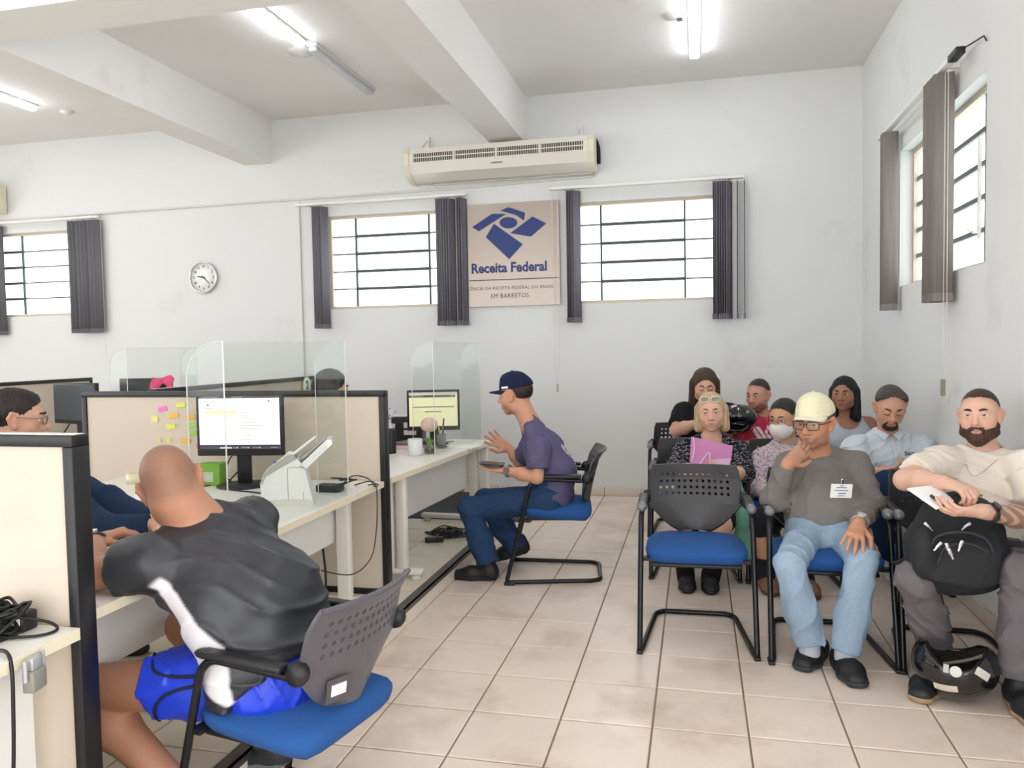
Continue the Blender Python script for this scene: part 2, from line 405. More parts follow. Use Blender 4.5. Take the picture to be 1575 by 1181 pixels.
blind('grey vertical blind drawn aside on the window between clock and steel sign', 'y', YB, -3.82, -2.08, 2.785, 1.585,
      stack(-3.60, -3.52, 5, 58)+stack(-2.335, -2.225, 6, 55)+stack(-2.145, -2.105, 3, 70, 3), [])
b3 = blind('grey vertical blind gathered on the window left of the round clock', 'y', YB, -8.2, -6.09, 2.80, 1.60,
      stack(-6.42, -6.13, 7, 28, 14)+stack(-7.62, -7.38, 6, 30, 12), [([(-6.07, yb, 2.78), (-6.065, yb, 1.7), (-6.06, yb, 1.35)], .002)], m=mat('mid grey blind fabric', '#6c6b70', .9, noise=.1, nscale=60, stretch=(1, 1, .05), translucent=.12))
xr = XR-.075
b4 = blind('warm grey vertical blind half drawn over the tall window of the right wall', 'x', XR, 4.50, 6.12, 2.80, 1.58,
      [(5.83, 88), (5.80, 80), (5.86, 86)]+[(4.62+.028*i, [76, 84, 78, 72, 80, 86, 79, 83][i]) for i in range(8)], 
      [([(xr, 4.60, 2.78), (xr, 4.60, 1.6), (xr, 4.595, 1.16)], .0018), ([(xr, 4.55, 2.78), (xr, 4.54, 1.5), (xr, 4.47, 1.10), (xr, 4.50, 1.04), (xr, 4.56, 1.08)], .0018)], m=BLINDW)
G().prism(rrect(4.575, 1.075, 4.612, 1.165, .014), xr-.008, xr+.008, 'yz').obj('cord_weight', mat('olive cord weight', '#8f9077', .45), b4)
G().box((xr-.02, 4.36, 2.795), (xr+.025, 4.50, 2.83), ch=.004).tube([(xr, 4.40, 2.815), (xr+.06, 4.22, 2.82), (xr+.065, 4.20, 2.79)], .004, 6).obj('rail_end', BLACKP, b4)

# ---------------------------------------------------------------- wall fittings
def wires(name, label, runs, r, m, cat='cable'):
    g = G()
    for p in runs: g.tube(p, r, 6, fillet=.01)
    return tag(g.obj(name, m), label, cat)
yw = YB-.012
wires('conduit', 'thin white conduit running level along the back wall above the clock', [[(-9, yw, 2.84), (-5.2, yw, 2.862), (-2.2, yw, 2.872), (-.9, yw, 2.90)]], .011, CABLEW, 'conduit')
wires('drop_conduit', 'thin white conduit dropping down the back wall between clock and window', [[(-3.815, yw, 2.84), (-3.815, yw, 1.0), (-3.815, yw, .8)]], .008, CABLEW, 'conduit')
G().box((-3.835, YB-.03, 1.02), (-3.795, YB, 1.09), ch=.004).obj('junction_box', CABLEW, bpy.data.objects['drop_conduit'])
# clock
ck = thing('wall_clock', 'round chrome rimmed wall clock with white dial', 'clock', (-4.905, YB, 2.14))
G().lathe([(.135, -.0), (.158, -.012), (.163, -.03), (.155, -.042), (.146, -.036), (.144, -.02)], n=40, axis='y', caps=False).obj('bezel', CHROME, ck)
G().lathe([(.0, -.020), (.146, -.020), (.146, -.012), (0, -.012)], n=40, axis='y').obj('dial', mat('clock dial', '#f2f1ee', .5), ck)
g = G()
for k in range(12):
    a = 2*PI*(k+1)/12; me = text_mesh(str(k+1), .036, .0006, bold=.0006)
    v = [(q.co.x+.112*math.sin(a), -.0215+q.co.z*.5, q.co.y+.112*math.cos(a)) for q in me.vertices]; g.add(v, [tuple(p.vertices) for p in me.polygons])
g.obj('numerals', BLACKP, ck)
def hand(name, ang, L, w, y):
    a = math.radians(ang); u = (math.sin(a), math.cos(a)); n = (u[1], -u[0]); q = [(-.025, .6), (L*.25, 1), (L, .5)]
    poly = [(u[0]*d+n[0]*w*k, u[1]*d+n[1]*w*k) for d, k in q]+[(u[0]*d-n[0]*w*k, u[1]*d-n[1]*w*k) for d, k in q[::-1]]
    G().prism(poly, y, y-.002, 'xz').obj(name, BLACKP, ck)
hand('hour_hand', 281, .072, .006, -.024); hand('minute_hand', 133, .105, .0045, -.027)
G().lathe([(0, -.030), (.008, -.030), (.008, -.02)], n=10, axis='y').obj('pivot', BLACKP, ck)
# sign
sg = thing('steel_sign', 'brushed steel sign with blue emblem and lettering', 'sign', (0, 0, 0))
sc = [at(721, 316, YB), at(861, 308, YB), at(861, 469, YB), at(722, 471, YB)]
x0, x1, z0, z1 = -2.082, -1.215, 1.758, 2.706; ys = YB-.028
G().box((x0, ys, z0), (x1, ys+.004, z1)).obj('plate', STEEL, sg)
g = G()
for x in (x0+.05, x1-.05):
    for z in (z0+.05, z1-.05): g.lathe([(.009, 0), (.009, .026)], (x, ys+.003, z), 10, axis='y')
g.obj('standoff', CHROME, sg)
cp = lambda x, y: at(700+x/3.424, 290+y/3.424, ys)
for poly in ([(90, 203), (195, 133), (270, 133), (125, 225)], [(238, 116), (281, 98), (369, 127), (362, 169), (322, 140)], [(290, 235), (408, 147), (480, 183), (400, 253)], [(205, 185), (357, 293), (285, 372), (162, 256)],
             [(281+47*math.cos(t*PI/12), 180+30*math.sin(t*PI/12)) for t in range(24)]):
    q = [cp(*p) for p in poly]; G().prism([(p[0], p[2]) for p in q], ys-.003, ys-.0002, 'xz').obj('emblem_piece', SIGNB, sg)
def sign_text(body, c, width, m, bold, parent, y, name='lettering', height=None, space=1.):
    me = text_mesh(body, .1, .0008, bold=bold, space=space); xs = [v.co.x for v in me.vertices]; zs = [v.co.y for v in me.vertices]; s = width/(max(xs)-min(xs)); mx = (max(xs)+min(xs))/2; mz = (max(zs)+min(zs))/2
    sz = s if height is None else height/(max(zs)-min(zs))
    v = [(c[0]+(q.co.x-mx)*s, y-.001+q.co.z*.5, c[1]+(q.co.y-mz)*sz) for q in me.vertices]
    return G().add(v, [tuple(p.vertices) for p in me.polygons]).obj(name, m, parent)
a, b = cp(87, 420), cp(483, 408); sign_text('Receita Federal', ((a[0]+b[0])/2, (a[2]+b[2])/2), b[0]-a[0], SIGNB, .0032, sg, ys, height=.095)
a, b = cp(50, 524), cp(520, 515); sign_text('AGÊNCIA DA RECEITA FEDERAL DO BRASIL', ((a[0]+b[0])/2, (a[2]+b[2])/2), b[0]-a[0], SIGND, 0, sg, ys, height=.036, space=1.06)
a, b = cp(190, 566), cp(388, 560)
sign_text('EM BARRETOS', ((a[0]+b[0])/2, (a[2]+b[2])/2), b[0]-a[0], SIGND, 0, sg, ys, height=.042, space=1.12)
a, b = cp(76, 486), cp(547, 471); G().box((a[0], ys-.002, a[2]-.004), (x1-.003, ys, a[2]+.004)).obj('rule', SIGND, sg)
# air conditioners
def aircon(label, x0, x1):
    t = thing('air_conditioner', label, 'air conditioner', ((x0+x1)/2, YB, 2.962)); t.scale = (1, 1, .80); w = (x1-x0)/2
    prof = [(-.03, .30), (-.26, .30), (-.285, .24), (-.29, .12), (-.25, .02), (-.12, -.05), (-.03, -.05)]
    G().prism(prof, -w+.035, w-.035, 'yz').obj('body', ACW, t)
    for s in (-1, 1):
        pr = [(-.02, .31), (-.265, .305), (-.295, .24), (-.30, .11), (-.255, .01), (-.12, -.06), (-.02, -.06)]
        G().prism(pr, min(s*w, s*(w-.045)), max(s*w, s*(w-.045)), 'yz').obj('end_cap', mat('yellowed plastic', '#e4dcc4', .35), t)
    gw = (2*w-.16)/4
    for k in range(4):
        a = -w+.08+k*gw+.012; b = a+gw-.024
        gl = G().box((a, -.294, .135), (b, -.287, .235)).obj('grille', ACD, t)
        g = G()
        g.box((a, -.300, .180), (b, -.293, .190)).box((a-.004, -.299, .232), (b+.004, -.293, .238)).box((a-.004, -.299, .131), (b+.004, -.293, .137))
        n = 18
        for i in range(n): x = a+(b-a)*(i+.5)/n; g.box((x-.0018, -.298, .137), (x+.0018, -.293, .232))
        stuff(g.obj('louvre', ACW, gl))
    G().prism([(.06*math.cos(k*PI/8), .075+.009*math.sin(k*PI/8)) for k in range(16)], -.272, -.281, 'xz').obj('badge', mat('grey badge', '#8b8f90', .3, .5), t)
    for s in (-1, 1):
        g = G(); x = s*(w-.14); g.box((x-.018, -.03, .25), (x+.018, -.001, .50)).box((x-.018, -.24, .30), (x+.018, -.03, .315))
        g.tube([(x, -.015, .47), (x, -.20, .32)], .009, 6); g.obj('bracket', FIXW, t)
    return t
ac = aircon('wide white air conditioner with four grille sections above the steel sign', -2.60, -.86)
G().tube([(.80, -.05, .34), (.845, -.06, .31), (.87, -.05, .22), (.87, -.045, .05)], .032, 8, fillet=.03).obj('insulated_pipe', mat('black pipe foam', '#161616', .9, bump=.3, bscale=80), ac)
G().tube([(-.70, -.05, -.065), (.80, -.05, -.055), (.86, -.03, -.05)], .008, 6, fillet=.02).obj('drain_pipe', CABLEW, ac)
ac2 = aircon('white air conditioner cut off by the frame edge left of the clock', -9.0, -7.30)
# tubes of light and ceiling fittings
def tube_light(label, x, y0, y1, lit=True, group=None, dx=0.):
    t = thing('tube_light', label, 'light', (x, y0, ZC), group=group); L = y1-y0
    G().box((-.043, 0, -.022), (.043, L, 0), ch=.004).obj('housing', FIXW, t)
    G().box((-.036, .015, -.056), (.036, L-.015, -.021), ch=.013).obj('diffuser', TUBEM if lit else TUBEOFF, t)
    t.rotation_euler.z = dx; return t
tube_light('lit white tube light on the ceiling of the waiting bay', -.005, 5.22, 6.42)
tube_light('lit white tube light between the two long ceiling beams', -2.82, 4.16, 5.36)
tube_light('unlit grey tube light end to end with the lit tube between the beams', -2.775, 5.42, 6.52, lit=False)
tube_light('lit tube light past the second beam, cut by the frame edge', -5.88, 4.87, 6.07)
for i, (x, y) in enumerate([(-.005, 2.2), (-.005, -.8), (-2.8, 1.2), (-2.8, -1.8), (-5.9, 1.0), (-5.9, -2.0), (-7.6, 4.8)]):
    tube_light('lit tube light on the ceiling nearer than the photo reaches', x, y, y+1.2, group='tube lights outside the view')
def disc(label, x, y, r, dome=True):
    t = thing('ceiling_rose', label, 'ceiling fitting', (x, y, ZC))
    G().lathe([(0, -.03), (r*.4, -.029), (r*.55, -.02), (r, -.012), (r, 0)], n=20).obj('plate', FIXW, t); return t
d = disc('small round white ceiling fitting beside the waiting bay tube light', -.14, 5.66, .075)
G().lathe([(0, -.05), (.02, -.047), (.03, -.03)], (.04, 0, 0), n=12).obj('sensor', CHROME, d)
disc('round white ceiling rose beside the unlit tube light', -2.93, 5.55, .10)
disc('small round ceiling fitting past the second beam', -5.75, 6.30, .06)
# mat
g = G().box((-2.9, 5.92, .0), (-1.28, 7.03, .008))
k = -2.9
mt = thing('door_mat', 'dark grey ribbed mat on the floor past the far desk', 'mat', (0, 0, 0)); g.obj('backing', MATF, mt)
g = G()
while k < -1.3: g.box((k, 5.93, .006), (k+.012, 7.02, .014)); k += .022
stuff(g.obj('ribs', MATF, mt))
# ================================================================ chairs
def shell_mesh(w=.455, h=.31, rows=4, cols=12):
    """perforated curved backrest: u across, v up; holes in the upper part"""
    bm = bmesh.new()
    def surf(u, v):                       # u -1..1, v 0..1
        wid = (.37+.63*min(1, (v/.42))**.8)*.5*w if v < .42 else .5*w*(1-.05*((v-.42)/.58)**2)
        if v < .12: wid *= .90+.10*(v/.12)
        if v > .93: wid *= 1-.035*((v-.93)/.07)
        x = u*wid; y = -.055*(1-abs(u)**2.2)*(-1)-.0
        y = .045*(1-u*u)                  # bulges to the rear in the middle
        y += .075*v**1.3+.02*max(0, v-.8)/.2
        return (x, y, v*h)
    us = list(np.linspace(-.80, .80, cols+1)); vs = list(np.linspace(.52, .90, rows+1))
    UU = [-1, -.9]+us+[.9, 1]; VV = [0, .05, .1, .16, .22, .28, .34, .42, .47]+vs+[.95, 1]
    cache = {}
    def V(u, v):
        k = (round(u, 5), round(v, 5))
        if k not in cache: cache[k] = bm.verts.new(surf(u, v))
        return cache[k]
    for i in range(len(UU)-1):
        for j in range(len(VV)-1):
            a, b, c, d = UU[i], UU[i+1], VV[j], VV[j+1]
            if a >= -.801 and b <= .801 and c >= .519 and d <= .901:
                cu, cv, ru, rv = (a+b)/2, (c+d)/2, (b-a)*.27, (d-c)*.26
                o = [(b, cv), (b, d), (cu, d), (a, d), (a, cv), (a, c), (cu, c), (b, c)]
                n = [(cu+ru*math.cos(k*PI/4), cv+rv*math.sin(k*PI/4)) for k in range(8)]
                for k in range(8):
                    bm.faces.new((V(*o[k]), V(*o[(k+1) % 8]), V(*n[(k+1) % 8]), V(*n[k])))
            else:
                pts = [(a, c), (b, c), (b, d), (a, d)]
                # mid-edge vertices where the perforated cells need them
                seq = [(a, c)]
                if abs(c-.90) < 1e-6 and -.801 <= a and b <= .801: seq.append(((a+b)/2, c))
                seq.append((b, c))
                if abs(b+.80) < 1e-6 and c >= .519 and d <= .901: seq.append((b, (c+d)/2))
                seq.append((b, d))
                if abs(d-.52) < 1e-6 and -.801 <= a and b <= .801: seq.append(((a+b)/2, d))
                seq.append((a, d))
                if abs(a-.80) < 1e-6 and c >= .519 and d <= .901: seq.append((a, (c+d)/2))
                bm.faces.new([V(*p) for p in seq])
    bmesh.ops.recalc_face_normals(bm, faces=bm.faces)
    bmesh.ops.solidify(bm, geom=bm.faces[:], thickness=.012)
    g = G(); g.bm(bm, 0, False)
    me = g.mesh('backrest', [SHELL]); return me
SHELL_ME = shell_mesh()
def seat_mesh(w=.46, d=.43, h=.085):
    g = G(); bm = bmesh.new(); bmesh.ops.create_cube(bm, size=1)
    bmesh.ops.subdivide_edges(bm, edges=bm.edges[:], cuts=6, use_grid_fill=True)
    for q in bm.verts:
        x, y, z = q.co*2
        s = (abs(x)**6+abs(y)**6)**(1/6); m = max(abs(x), abs(y)); f = m/s if s > 1e-6 else 1
        X, Y = x*f, y*f; r = 1-.10*max(0, abs(z)-.35)/.65*(max(abs(X), abs(Y))**4)
        zz = z*.5*h
        if z > 0: zz -= .016*(X*X)**2*z-.0; zz -= .022*z*max(0, -Y)**3
        if z > 0: zz += .008*(1-X*X)*(1-Y*Y)
        q.co = (X*w/2*r, Y*d/2*r, zz)
    g.bm(bm, 0, True); return g
def make_chair(label, loc, rz, group=None, scale=1., shell=None, tip=None, tall=1.):
    t = thing('visitor_chair', label, 'chair', loc, rz, group, scale)
    # local: front towards -Y, front feet at y=0
    g = G(); r = .0125
    L = [(-.235, .455, .565), (-.243, .40, .615), (-.243, .10, .628), (-.246, .0+.075, .60), (-.25, .0, .03), (-.245, .06, .0135), (-.20, .50, .0135)]
    path = [(-.225, .470, .60), (-.243, .185, .618), (-.247, .145, .585), (-.252, .0, .014), (-.242, .03, .014), (-.195, .50, .014), (-.16, .545, .014)]
    full = path+[(-x, y, z) for x, y, z in path[::-1]]
    g.tube(full, r, 10, fillet=.045, fs=4); g.obj('frame', BLACKM, t)
    for s in (-1, 1):
        a = G().box((s*.243-.023, .150, .620), (s*.243+.023, .44, .642), ch=.009)
        a = a.obj('armrest', BLACKP, t)
        bm = bmesh.new(); bmesh.ops.create_uvsphere(bm, u_segments=12, v_segments=8, radius=1)
        for q in bm.verts: q.co = (s*.243+q.co.x*.024, .165+q.co.y*.040, .630+q.co.z*(.024 if tip is None else .014))
        G().bm(bm, 0, True).obj('armrest_tip', tip or TIPM, a)
        G().lathe([(0, -.018), (.03, -.016), (.034, 0), (.03, .016), (0, .018)], (s*.232, .475, .618), 14, axis='x').obj('pivot_cap', BLACKP, t)
        G().box((s*.252-.014, -.014, 0), (s*.252+.014, .05, .016), ch=.004).obj('foot_glide', BLACKP, t)
        G().box((min(s*.19, s*.25), .10, .392), (max(s*.19, s*.25), .135, .408)).obj('seat_bracket', BLACKM, t)
    st = seat_mesh().obj('seat', BLUEF, t); st.location = (0, .285, .418); st.rotation_euler = (math.radians(-4), 0, 0)
    G().box((-.20, .10, .366), (.20, .46, .385), ch=.006).obj('seat_pan', BLACKP, t)
    b = obj_mesh('backrest', SHELL_ME if shell is None else shell, None, t); b.location = (0, .448, .452-(.0 if tall == 1 else -.004)); b.scale = (1, 1, tall)
    g = G()
    v = []
    n = 14
    for i in range(n+1):
        u = -1+2*i/n; v.append((u*.455*.5*.915, .045*(1-u*u)+.075+.02+.001, .31))
    g.tube(v, .0075, 6); e = g.obj('top_edge', SHELLG, b)
    return t
def recolour_shell(m): me = SHELL_ME.copy(); me.materials.clear(); me.materials.append(m); return me
R1Y, R2Y, R3Y = 3.47, 4.60, 5.62
ch_empty = make_chair('empty blue seat visitor chair in the front waiting row', (-.005, R1Y, 0), math.radians(1.5))
ch_old = make_chair('visitor chair under the man in the cream cap', (.555, R1Y-.02, 0), math.radians(1))
ch_beard = make_chair('visitor chair under the bearded man with the backpack', (1.075, R1Y-.03, 0), math.radians(-2))
ch_r2a = make_chair('visitor chair under the blonde woman holding the pink folder', (-.02, R2Y, 0), math.radians(1))
ch_r2b = make_chair('visitor chair under the woman in the face mask', (.53, R2Y, 0), 0)
ch_r2c = make_chair('visitor chair under the man in the pale blue shirt', (1.07, R2Y-.05, 0), 0)
ch_r3a = make_chair('visitor chair by the back wall under the woman in black', (-.09, R3Y, 0), math.radians(2))
ch_r3b = make_chair('visitor chair by the back wall under the man in the red shirt', (.56, R3Y, 0), 0)
ch_r3c = make_chair('visitor chair in the room corner under the girl in the grey tank top', (1.06, R3Y, 0), 0)
ch_cap = make_chair('visitor chair under the man in the navy cap', (-1.12, 4.58, 0), math.radians(-81.4), tip=BLACKP)
FGT = math.radians(-101.5)
ch_fg = make_chair('visitor chair under the bald man, white tag on its grey back', (-1.36, 2.02, 0), FGT, scale=.94, shell=recolour_shell(SHELLG), tip=BLACKP, tall=1.055)
bk = [c for c in ch_fg.children if c.name.startswith('backrest')][0]
stk = G().box((-.040, -.001, -.034), (.040, .001, .034)).obj('label_backing', mat('clear tape grey', '#4b4a4c', .15), bk)
stk.location = (.098, .0545, .068); stk.rotation_euler = (math.radians(-11), 0, math.radians(-19))
G().box((-.024, .001, -.016), (.024, .002, .016)).obj('white_label', PAPER, stk)

# ================================================================ partitions
PZ = 1.165
def partition(name, label, x0, x1, y0, y1, z1=PZ, z0=PLZ, post_left=True, post_right=True, along='x', mid=None):
    t = thing(name, label, 'partition', ((x0+x1)/2, (y0+y1)/2, z0)); cx, cy, cz = t.location
    def B(a, b, ch=0): return G().box((a[0]-cx, a[1]-cy, a[2]-cz), (b[0]-cx, b[1]-cy, b[2]-cz), ch=ch)
    f = .03
    B((x0, y0, z1-.03), (x1, y1, z1), .003).obj('top_rail', BLACKF, t)
    B((x0, y0, z0), (x1, y1, z0+.03), .003).obj('bottom_rail', BLACKF, t)
    if along == 'x':
        if post_left: B((x0, y0, z0+.03), (x0+f, y1, z1-.03), .003).obj('post', BLACKF, t)
        if post_right: B((x1-f, y0, z0+.03), (x1, y1, z1-.03), .003).obj('post', BLACKF, t)
        segs = [x0+f]+list(mid or [])+[x1-f]
        for i in range(len(segs)-1): B((segs[i]+.001, y0+.010, z0+.031), (segs[i+1]-.001, y1-.010, z1-.031)).obj('panel', CREAM, t)
        B((x0+.01, y0+.012, z1-.001), (x1-.004, y1-.012, z1+.0015)).obj('rail_cap', FIXW if name == 'front_partition' else BLACKF, t)
    else:
        B((x0, y0, z0+.03), (x1, y0+f, z1-.03), .003).obj('post', BLACKF, t); B((x0, y1-f, z0+.03), (x1, y1, z1-.03), .003).obj('post', BLACKF, t)
        B((x0+.010, y0+f, z0+.031), (x1-.010, y1-f, z1-.031)).obj('panel', CREAM, t)
        B((x0+.012, y0+.01, z1-.001), (x1-.012, y1-.004, z1+.0015)).obj('rail_cap', FIXW, t)
    return t
p1 = partition('front_partition', 'black framed cream partition with a white capped top, crossing the picture foot', -3.4, -1.528, 1.640, 1.700, z1=1.176)
p2 = partition('desk_partition', 'black framed cream partition dotted with sticky notes, behind the lit monitor', -3.40, -1.565, 3.735, 3.795)
p3 = partition('numbered_partition', 'cream partition with a round number sticker, past the sticky note partition', -3.17, -3.12, 4.0, 6.02, along='y')
p4 = partition('rear_partition', 'cream partition behind the grey monitor, farthest toward the clock wall', -5.44, -5.39, 4.4, 6.07, along='y')
g = G().lathe([(0, 0), (.075, 0), (.075, .002), (0, .002)], (0, 0, 0), 28, axis='x')
nb = thing('number_sticker', 'round sticker with a blue green number two on the far partition', 'sticker', (-3.119, 5.84, 1.09))
g.obj('ring', mat('sticker olive ring', '#b9bf8a', .5), nb); G().lathe([(0, .002), (.062, .002), (.062, .0035), (0, .0035)], n=28, axis='x').obj('disc', mat('sticker cream', '#eef0d8', .5), nb)
me = text_mesh('2', .10, .0008, bold=.004); o = G().add([(.0045+v.co.z*.3, v.co.x, v.co.y) for v in me.vertices], [tuple(p.vertices) for p in me.polygons]).obj('numeral', mat('teal print', '#2c7f9c', .5), nb)
# sticky notes
notes = [((250, 629), (19, 9), '#f07ac0', 12, 'pink sticky note, the topmost pink one on the partition'), ((278, 623), (20, 8), '#dfe35a', 2, 'yellow green sticky note at the top of the cluster'), ((267, 639), (20, 9), '#f3bd4a', 9, 'orange sticky note under the two topmost notes'),
         ((293, 641), (20, 9), '#f3bd4a', 5, 'orange sticky note nearest the monitor edge'), ((238, 644), (14, 12), '#ece08e', -5, 'square pale yellow sticky note'), ((263, 656), (19, 9), '#dbe35c', 8, 'lime yellow sticky note in the middle of the cluster'),
         ((295, 654), (19, 8), '#a3dc52', 3, 'upper of two green sticky notes by the monitor'), ((296, 666), (19, 8), '#a3dc52', 2, 'lower of two green sticky notes by the monitor'), ((246, 676), (5, 10), '#d8d87a', 2, 'narrow pale yellow sticky note low on the partition'),
         ((260, 677), (8, 9), '#d8de6a', 0, 'small lime sticky note low on the partition'), ((286, 678), (20, 8), '#f3b545', -2, 'orange sticky note lowest in the cluster'), ((304, 686), (5, 9), '#ee6fc0', 0, 'pink sticky note half behind the monitor corner'), ((303, 625), (6, 9), '#c3dd60', 0, 'lime sticky note peeping above the monitor corner')]
for (px, py), (w, h), c, rot, lab in notes:
    P = at(px, py, 3.742); s = .00289
    o = G().box((-w*s/2, -.0015, -h*s/2), (w*s/2, 0, h*s/2)).obj('sticky_note', mat('note '+c, c, .7, noise=.03, nscale=60), None)
    o.location = P; o.rotation_euler = (0, math.radians(-rot), 0); tag(o, lab, 'sticky note', 'sticky notes on the partition')

# ================================================================ desks
DZ = .70
def desk(name, label, loc, rz, L, D, ret=None, legs=(), panel=(.2, .44), twin=True):
    """local: customer edge along +Y at x=0, worktop towards -X"""
    t = thing(name, label, 'desk', loc, rz)
    poly = [(0, 0), (0, L), (-D, L), (-D, 0)]
    if ret: poly = [(0, 0), (0, L), (-ret[0], L), (-ret[0], L-ret[1]), (-D-.12, L-ret[1]), (-D, L-ret[1]-.12), (-D, 0)]
    G().prism(poly, DZ-.028, DZ, 'xy').obj('worktop', DESKW, t)
    G().box((0, 0, DZ-.029), (.003, L, DZ-.0003)).box((-D, -.003, DZ-.029), (0, 0, DZ-.0003)).box((-D, L, DZ-.029), (0, L+.003, DZ-.0003)).obj('edge_band', EDGE, t)
    px, pz = panel
    G().box((-px-.018, .05, pz), (-px, L-.05, DZ-.03)).obj('modesty_panel', DESKP, t)
    for y in legs:
        g = G(); z0 = PLZ
        g.box((-.165, y-.025, z0+.05), (-.095, y+.025, DZ-.03), ch=.01)
        if twin: g.box((-.080, y-.025, z0+.05), (-.020, y+.025, DZ-.03), ch=.01)
        g.box((-.55, y-.03, z0+.022), (.07, y+.03, z0+.055), ch=.012)
        lg = g.obj('leg', LEGW, t)
        for fx in (.03, -.51): G().lathe([(0, 0), (.03, 0), (.03, .012), (.012, .02), (.012, .03)], (fx, y, z0), 14).obj('foot_pad', LEGW, lg)
    return t
desk1 = desk('service_desk', 'white service desk carrying the scanner and the lit monitor', (-1.57, 1.715, 0), 0, 2.0, .80, ret=(1.50, .62), legs=(.05, 1.80), panel=(.18, .43), twin=False)
desk2 = desk('service_desk', 'white service desk with pink folder and flower glass, before the man in the navy cap', (-1.575, 3.83, 0), math.radians(-4.2), 1.68, .85, legs=(.22, 1.60), panel=(.18, .36))
desk0 = desk('shelf_desk', 'white cream edged desk end piled with black cables at the near partition', (-1.525, .55, -.012), 0, 1.085, .80, legs=(), panel=(.10, .13))
desk3 = desk('back_desk', 'far desk under the grey monitor beside the clock wall partition', (-3.9, 4.2, 0), 0, 1.5, 1.3, legs=(.2, 1.3))
# ---------------------------------------------------------------- acrylic shields
def shield(label, loc, rz, L, H=.715, wing=.15, wings=(0, 1)):
    t = thing('acrylic_shield', label, 'shield', loc, rz)
    G().box((-.002, 0, 0), (.002, L, H)).obj('front_sheet', ACRYL, t)
    g = G().box((-.0024, -.0015, 0), (.0024, .0, H)).box((-.0024, L, 0), (.0024, L+.0015, H)).box((-.0024, 0, H), (.0024, L, H+.0015)); g.obj('sheet_edge', ACEDGE, t)
    for k in wings:
        y = .003 if k == 0 else L-.007; r = .13
        poly = [(-.003, 0), (-.003, H)]+arc(-wing+r, H-r, r, 90, 180, 8)+[(-wing, 0)]
        G().prism(poly, y, y+.004, 'xz').obj('side_wing', ACRYL, t)
        G().tube([(a, y+.002, b) for a, b in poly[1:]], .0022, 5).obj('wing_edge', ACEDGE, t)
    return t
sh1 = shield('clear acrylic shield on the desk edge beside the white scanner', (-1.583, 2.38, DZ), 0, .95)
sh2 = shield('clear acrylic shield facing the man in the navy cap', (-1.615, 4.66, DZ), math.radians(-4.2), .86)
sh3 = shield('clear acrylic shield on the far desk below the clock', (-3.93, 4.75, DZ), 0, .8)
# ---------------------------------------------------------------- monitors
def screen_page(g, w, h, blocks):
    for x0, z0, x1, z1, mi in blocks: g.box((-w/2+x0*w, -.0012, h*(1-z1)), (-w/2+x1*w, 0, h*(1-z0)), mi)
def monitor(label, loc, rz, w, h, base_z, zbot, scr=None, mats=None, thick=.03, base=(.12, .09), bez=.016, chin=.03, frame=BLACKP, tilt=0):
    t = thing('monitor', label, 'monitor', loc, rz); zb = zbot-loc[2]
    b = G().box((-w/2, -thick/2, zb), (w/2, thick/2, zb+h), ch=.006).obj('casing', frame, t)
    sw, sh = w-2*bez, h-bez-chin
    s = G().box((-sw/2, -thick/2-.001, zb+chin), (sw/2, -thick/2+.002, zb+chin+sh))
    if scr is None: s.obj('screen', mat('dark screen', '#3a4148', .25, spec=.6), t)
    else:
        sc = s.obj('screen', mats[0], t); g = G(); q = G()
        for x0, z0, x1, z1, mi in scr: g.box((-sw/2+x0*sw, -thick/2-.0025, zb+chin+sh*(1-z1)), (-sw/2+x1*sw, -thick/2-.0009, zb+chin+sh*(1-z0)), mi)
        stuff(g.obj('screen_print', mats, sc))
    G().box((-.035, thick/2, .01), (.035, thick/2+.03, zb+h*.55), ch=.006).box((-.06, thick/2-.002, zb+h*.3), (.06, thick/2+.032, zb+h*.6), ch=.006).obj('stand', frame, t)
    G().lathe([(0, 0), (base[0], 0), (base[0], .008), (base[0]*.5, .016), (0, .018)], (0, .02, 0), 24).obj('base', frame, t)
    return t
SCRW = mat('lit screen white', '#f3ece6', .4, emit=.5); SCRG = mat('screen grey text', '#a9a39f', .5, emit=.5); SCRD = mat('screen navy bar', '#27264a', .4, emit=.5)
SCRY = mat('screen yellow mark', '#f5d784', .5, emit=.6); SCRY2 = mat('lit screen khaki', '#c6c29a', .4, emit=.55); SCRK = mat('screen dark text', '#4a4a52', .4, emit=.25); SCRM = mat('screen purple', '#5b3b6e', .4, emit=.4)
blk = [(0, 0, 1, .035, 5), (.04, .008, .25, .022, 1), (.42, .008, .55, .022, 1), (0, .92, 1, .95, 2), (0, .95, 1, 1, 5), (.25, .962, .4, .99, 0)]
blk += [(.42+.035*i, .962, .44+.035*i, .985, [1, 3, 6, 1][i % 4]) for i in range(11)]+[(.88, .965, .97, .98, 1)]
blk += [(.08, .10, .22, .115, 1), (.10, .15, .13, .175, 6), (.08, .22, .20, .235, 1), (.08, .28, .46, .325, 3), (.08, .345, .42, .355, 1), (.08, .365, .46, .375, 1), (.08, .40, .40, .41, 1), (.74, .09, .82, .10, 1), (.86, .08, .885, .105, 5)]
blk += [(.52, z, .52+L, z+.012, 1) for z, L in ((.30, .10), (.35, .12), (.40, .10), (.49, .18), (.55, .28), (.61, .24), (.68, .16), (.74, .12), (.81, .12))]
mon1 = monitor('lit black monitor showing a white web page, before the sticky note partition', (-2.235, 3.49, DZ), math.radians(8), .450, .315, DZ, .856, blk, [SCRW, SCRG, SCRD, SCRY, SCRY2, SCRK, SCRM], base=(.135, .1), chin=.035)
blk2 = [(.0, .0, 1, .06, 1), (0, .08, .96, .15, 5), (.06, .095, .3, .125, 1), (.08, .42, .93, .445, 5), (.10, .565, .3, .575, 1), (.32, .56, .66, .585, 5), (.85, .1, .93, .12, 1)]
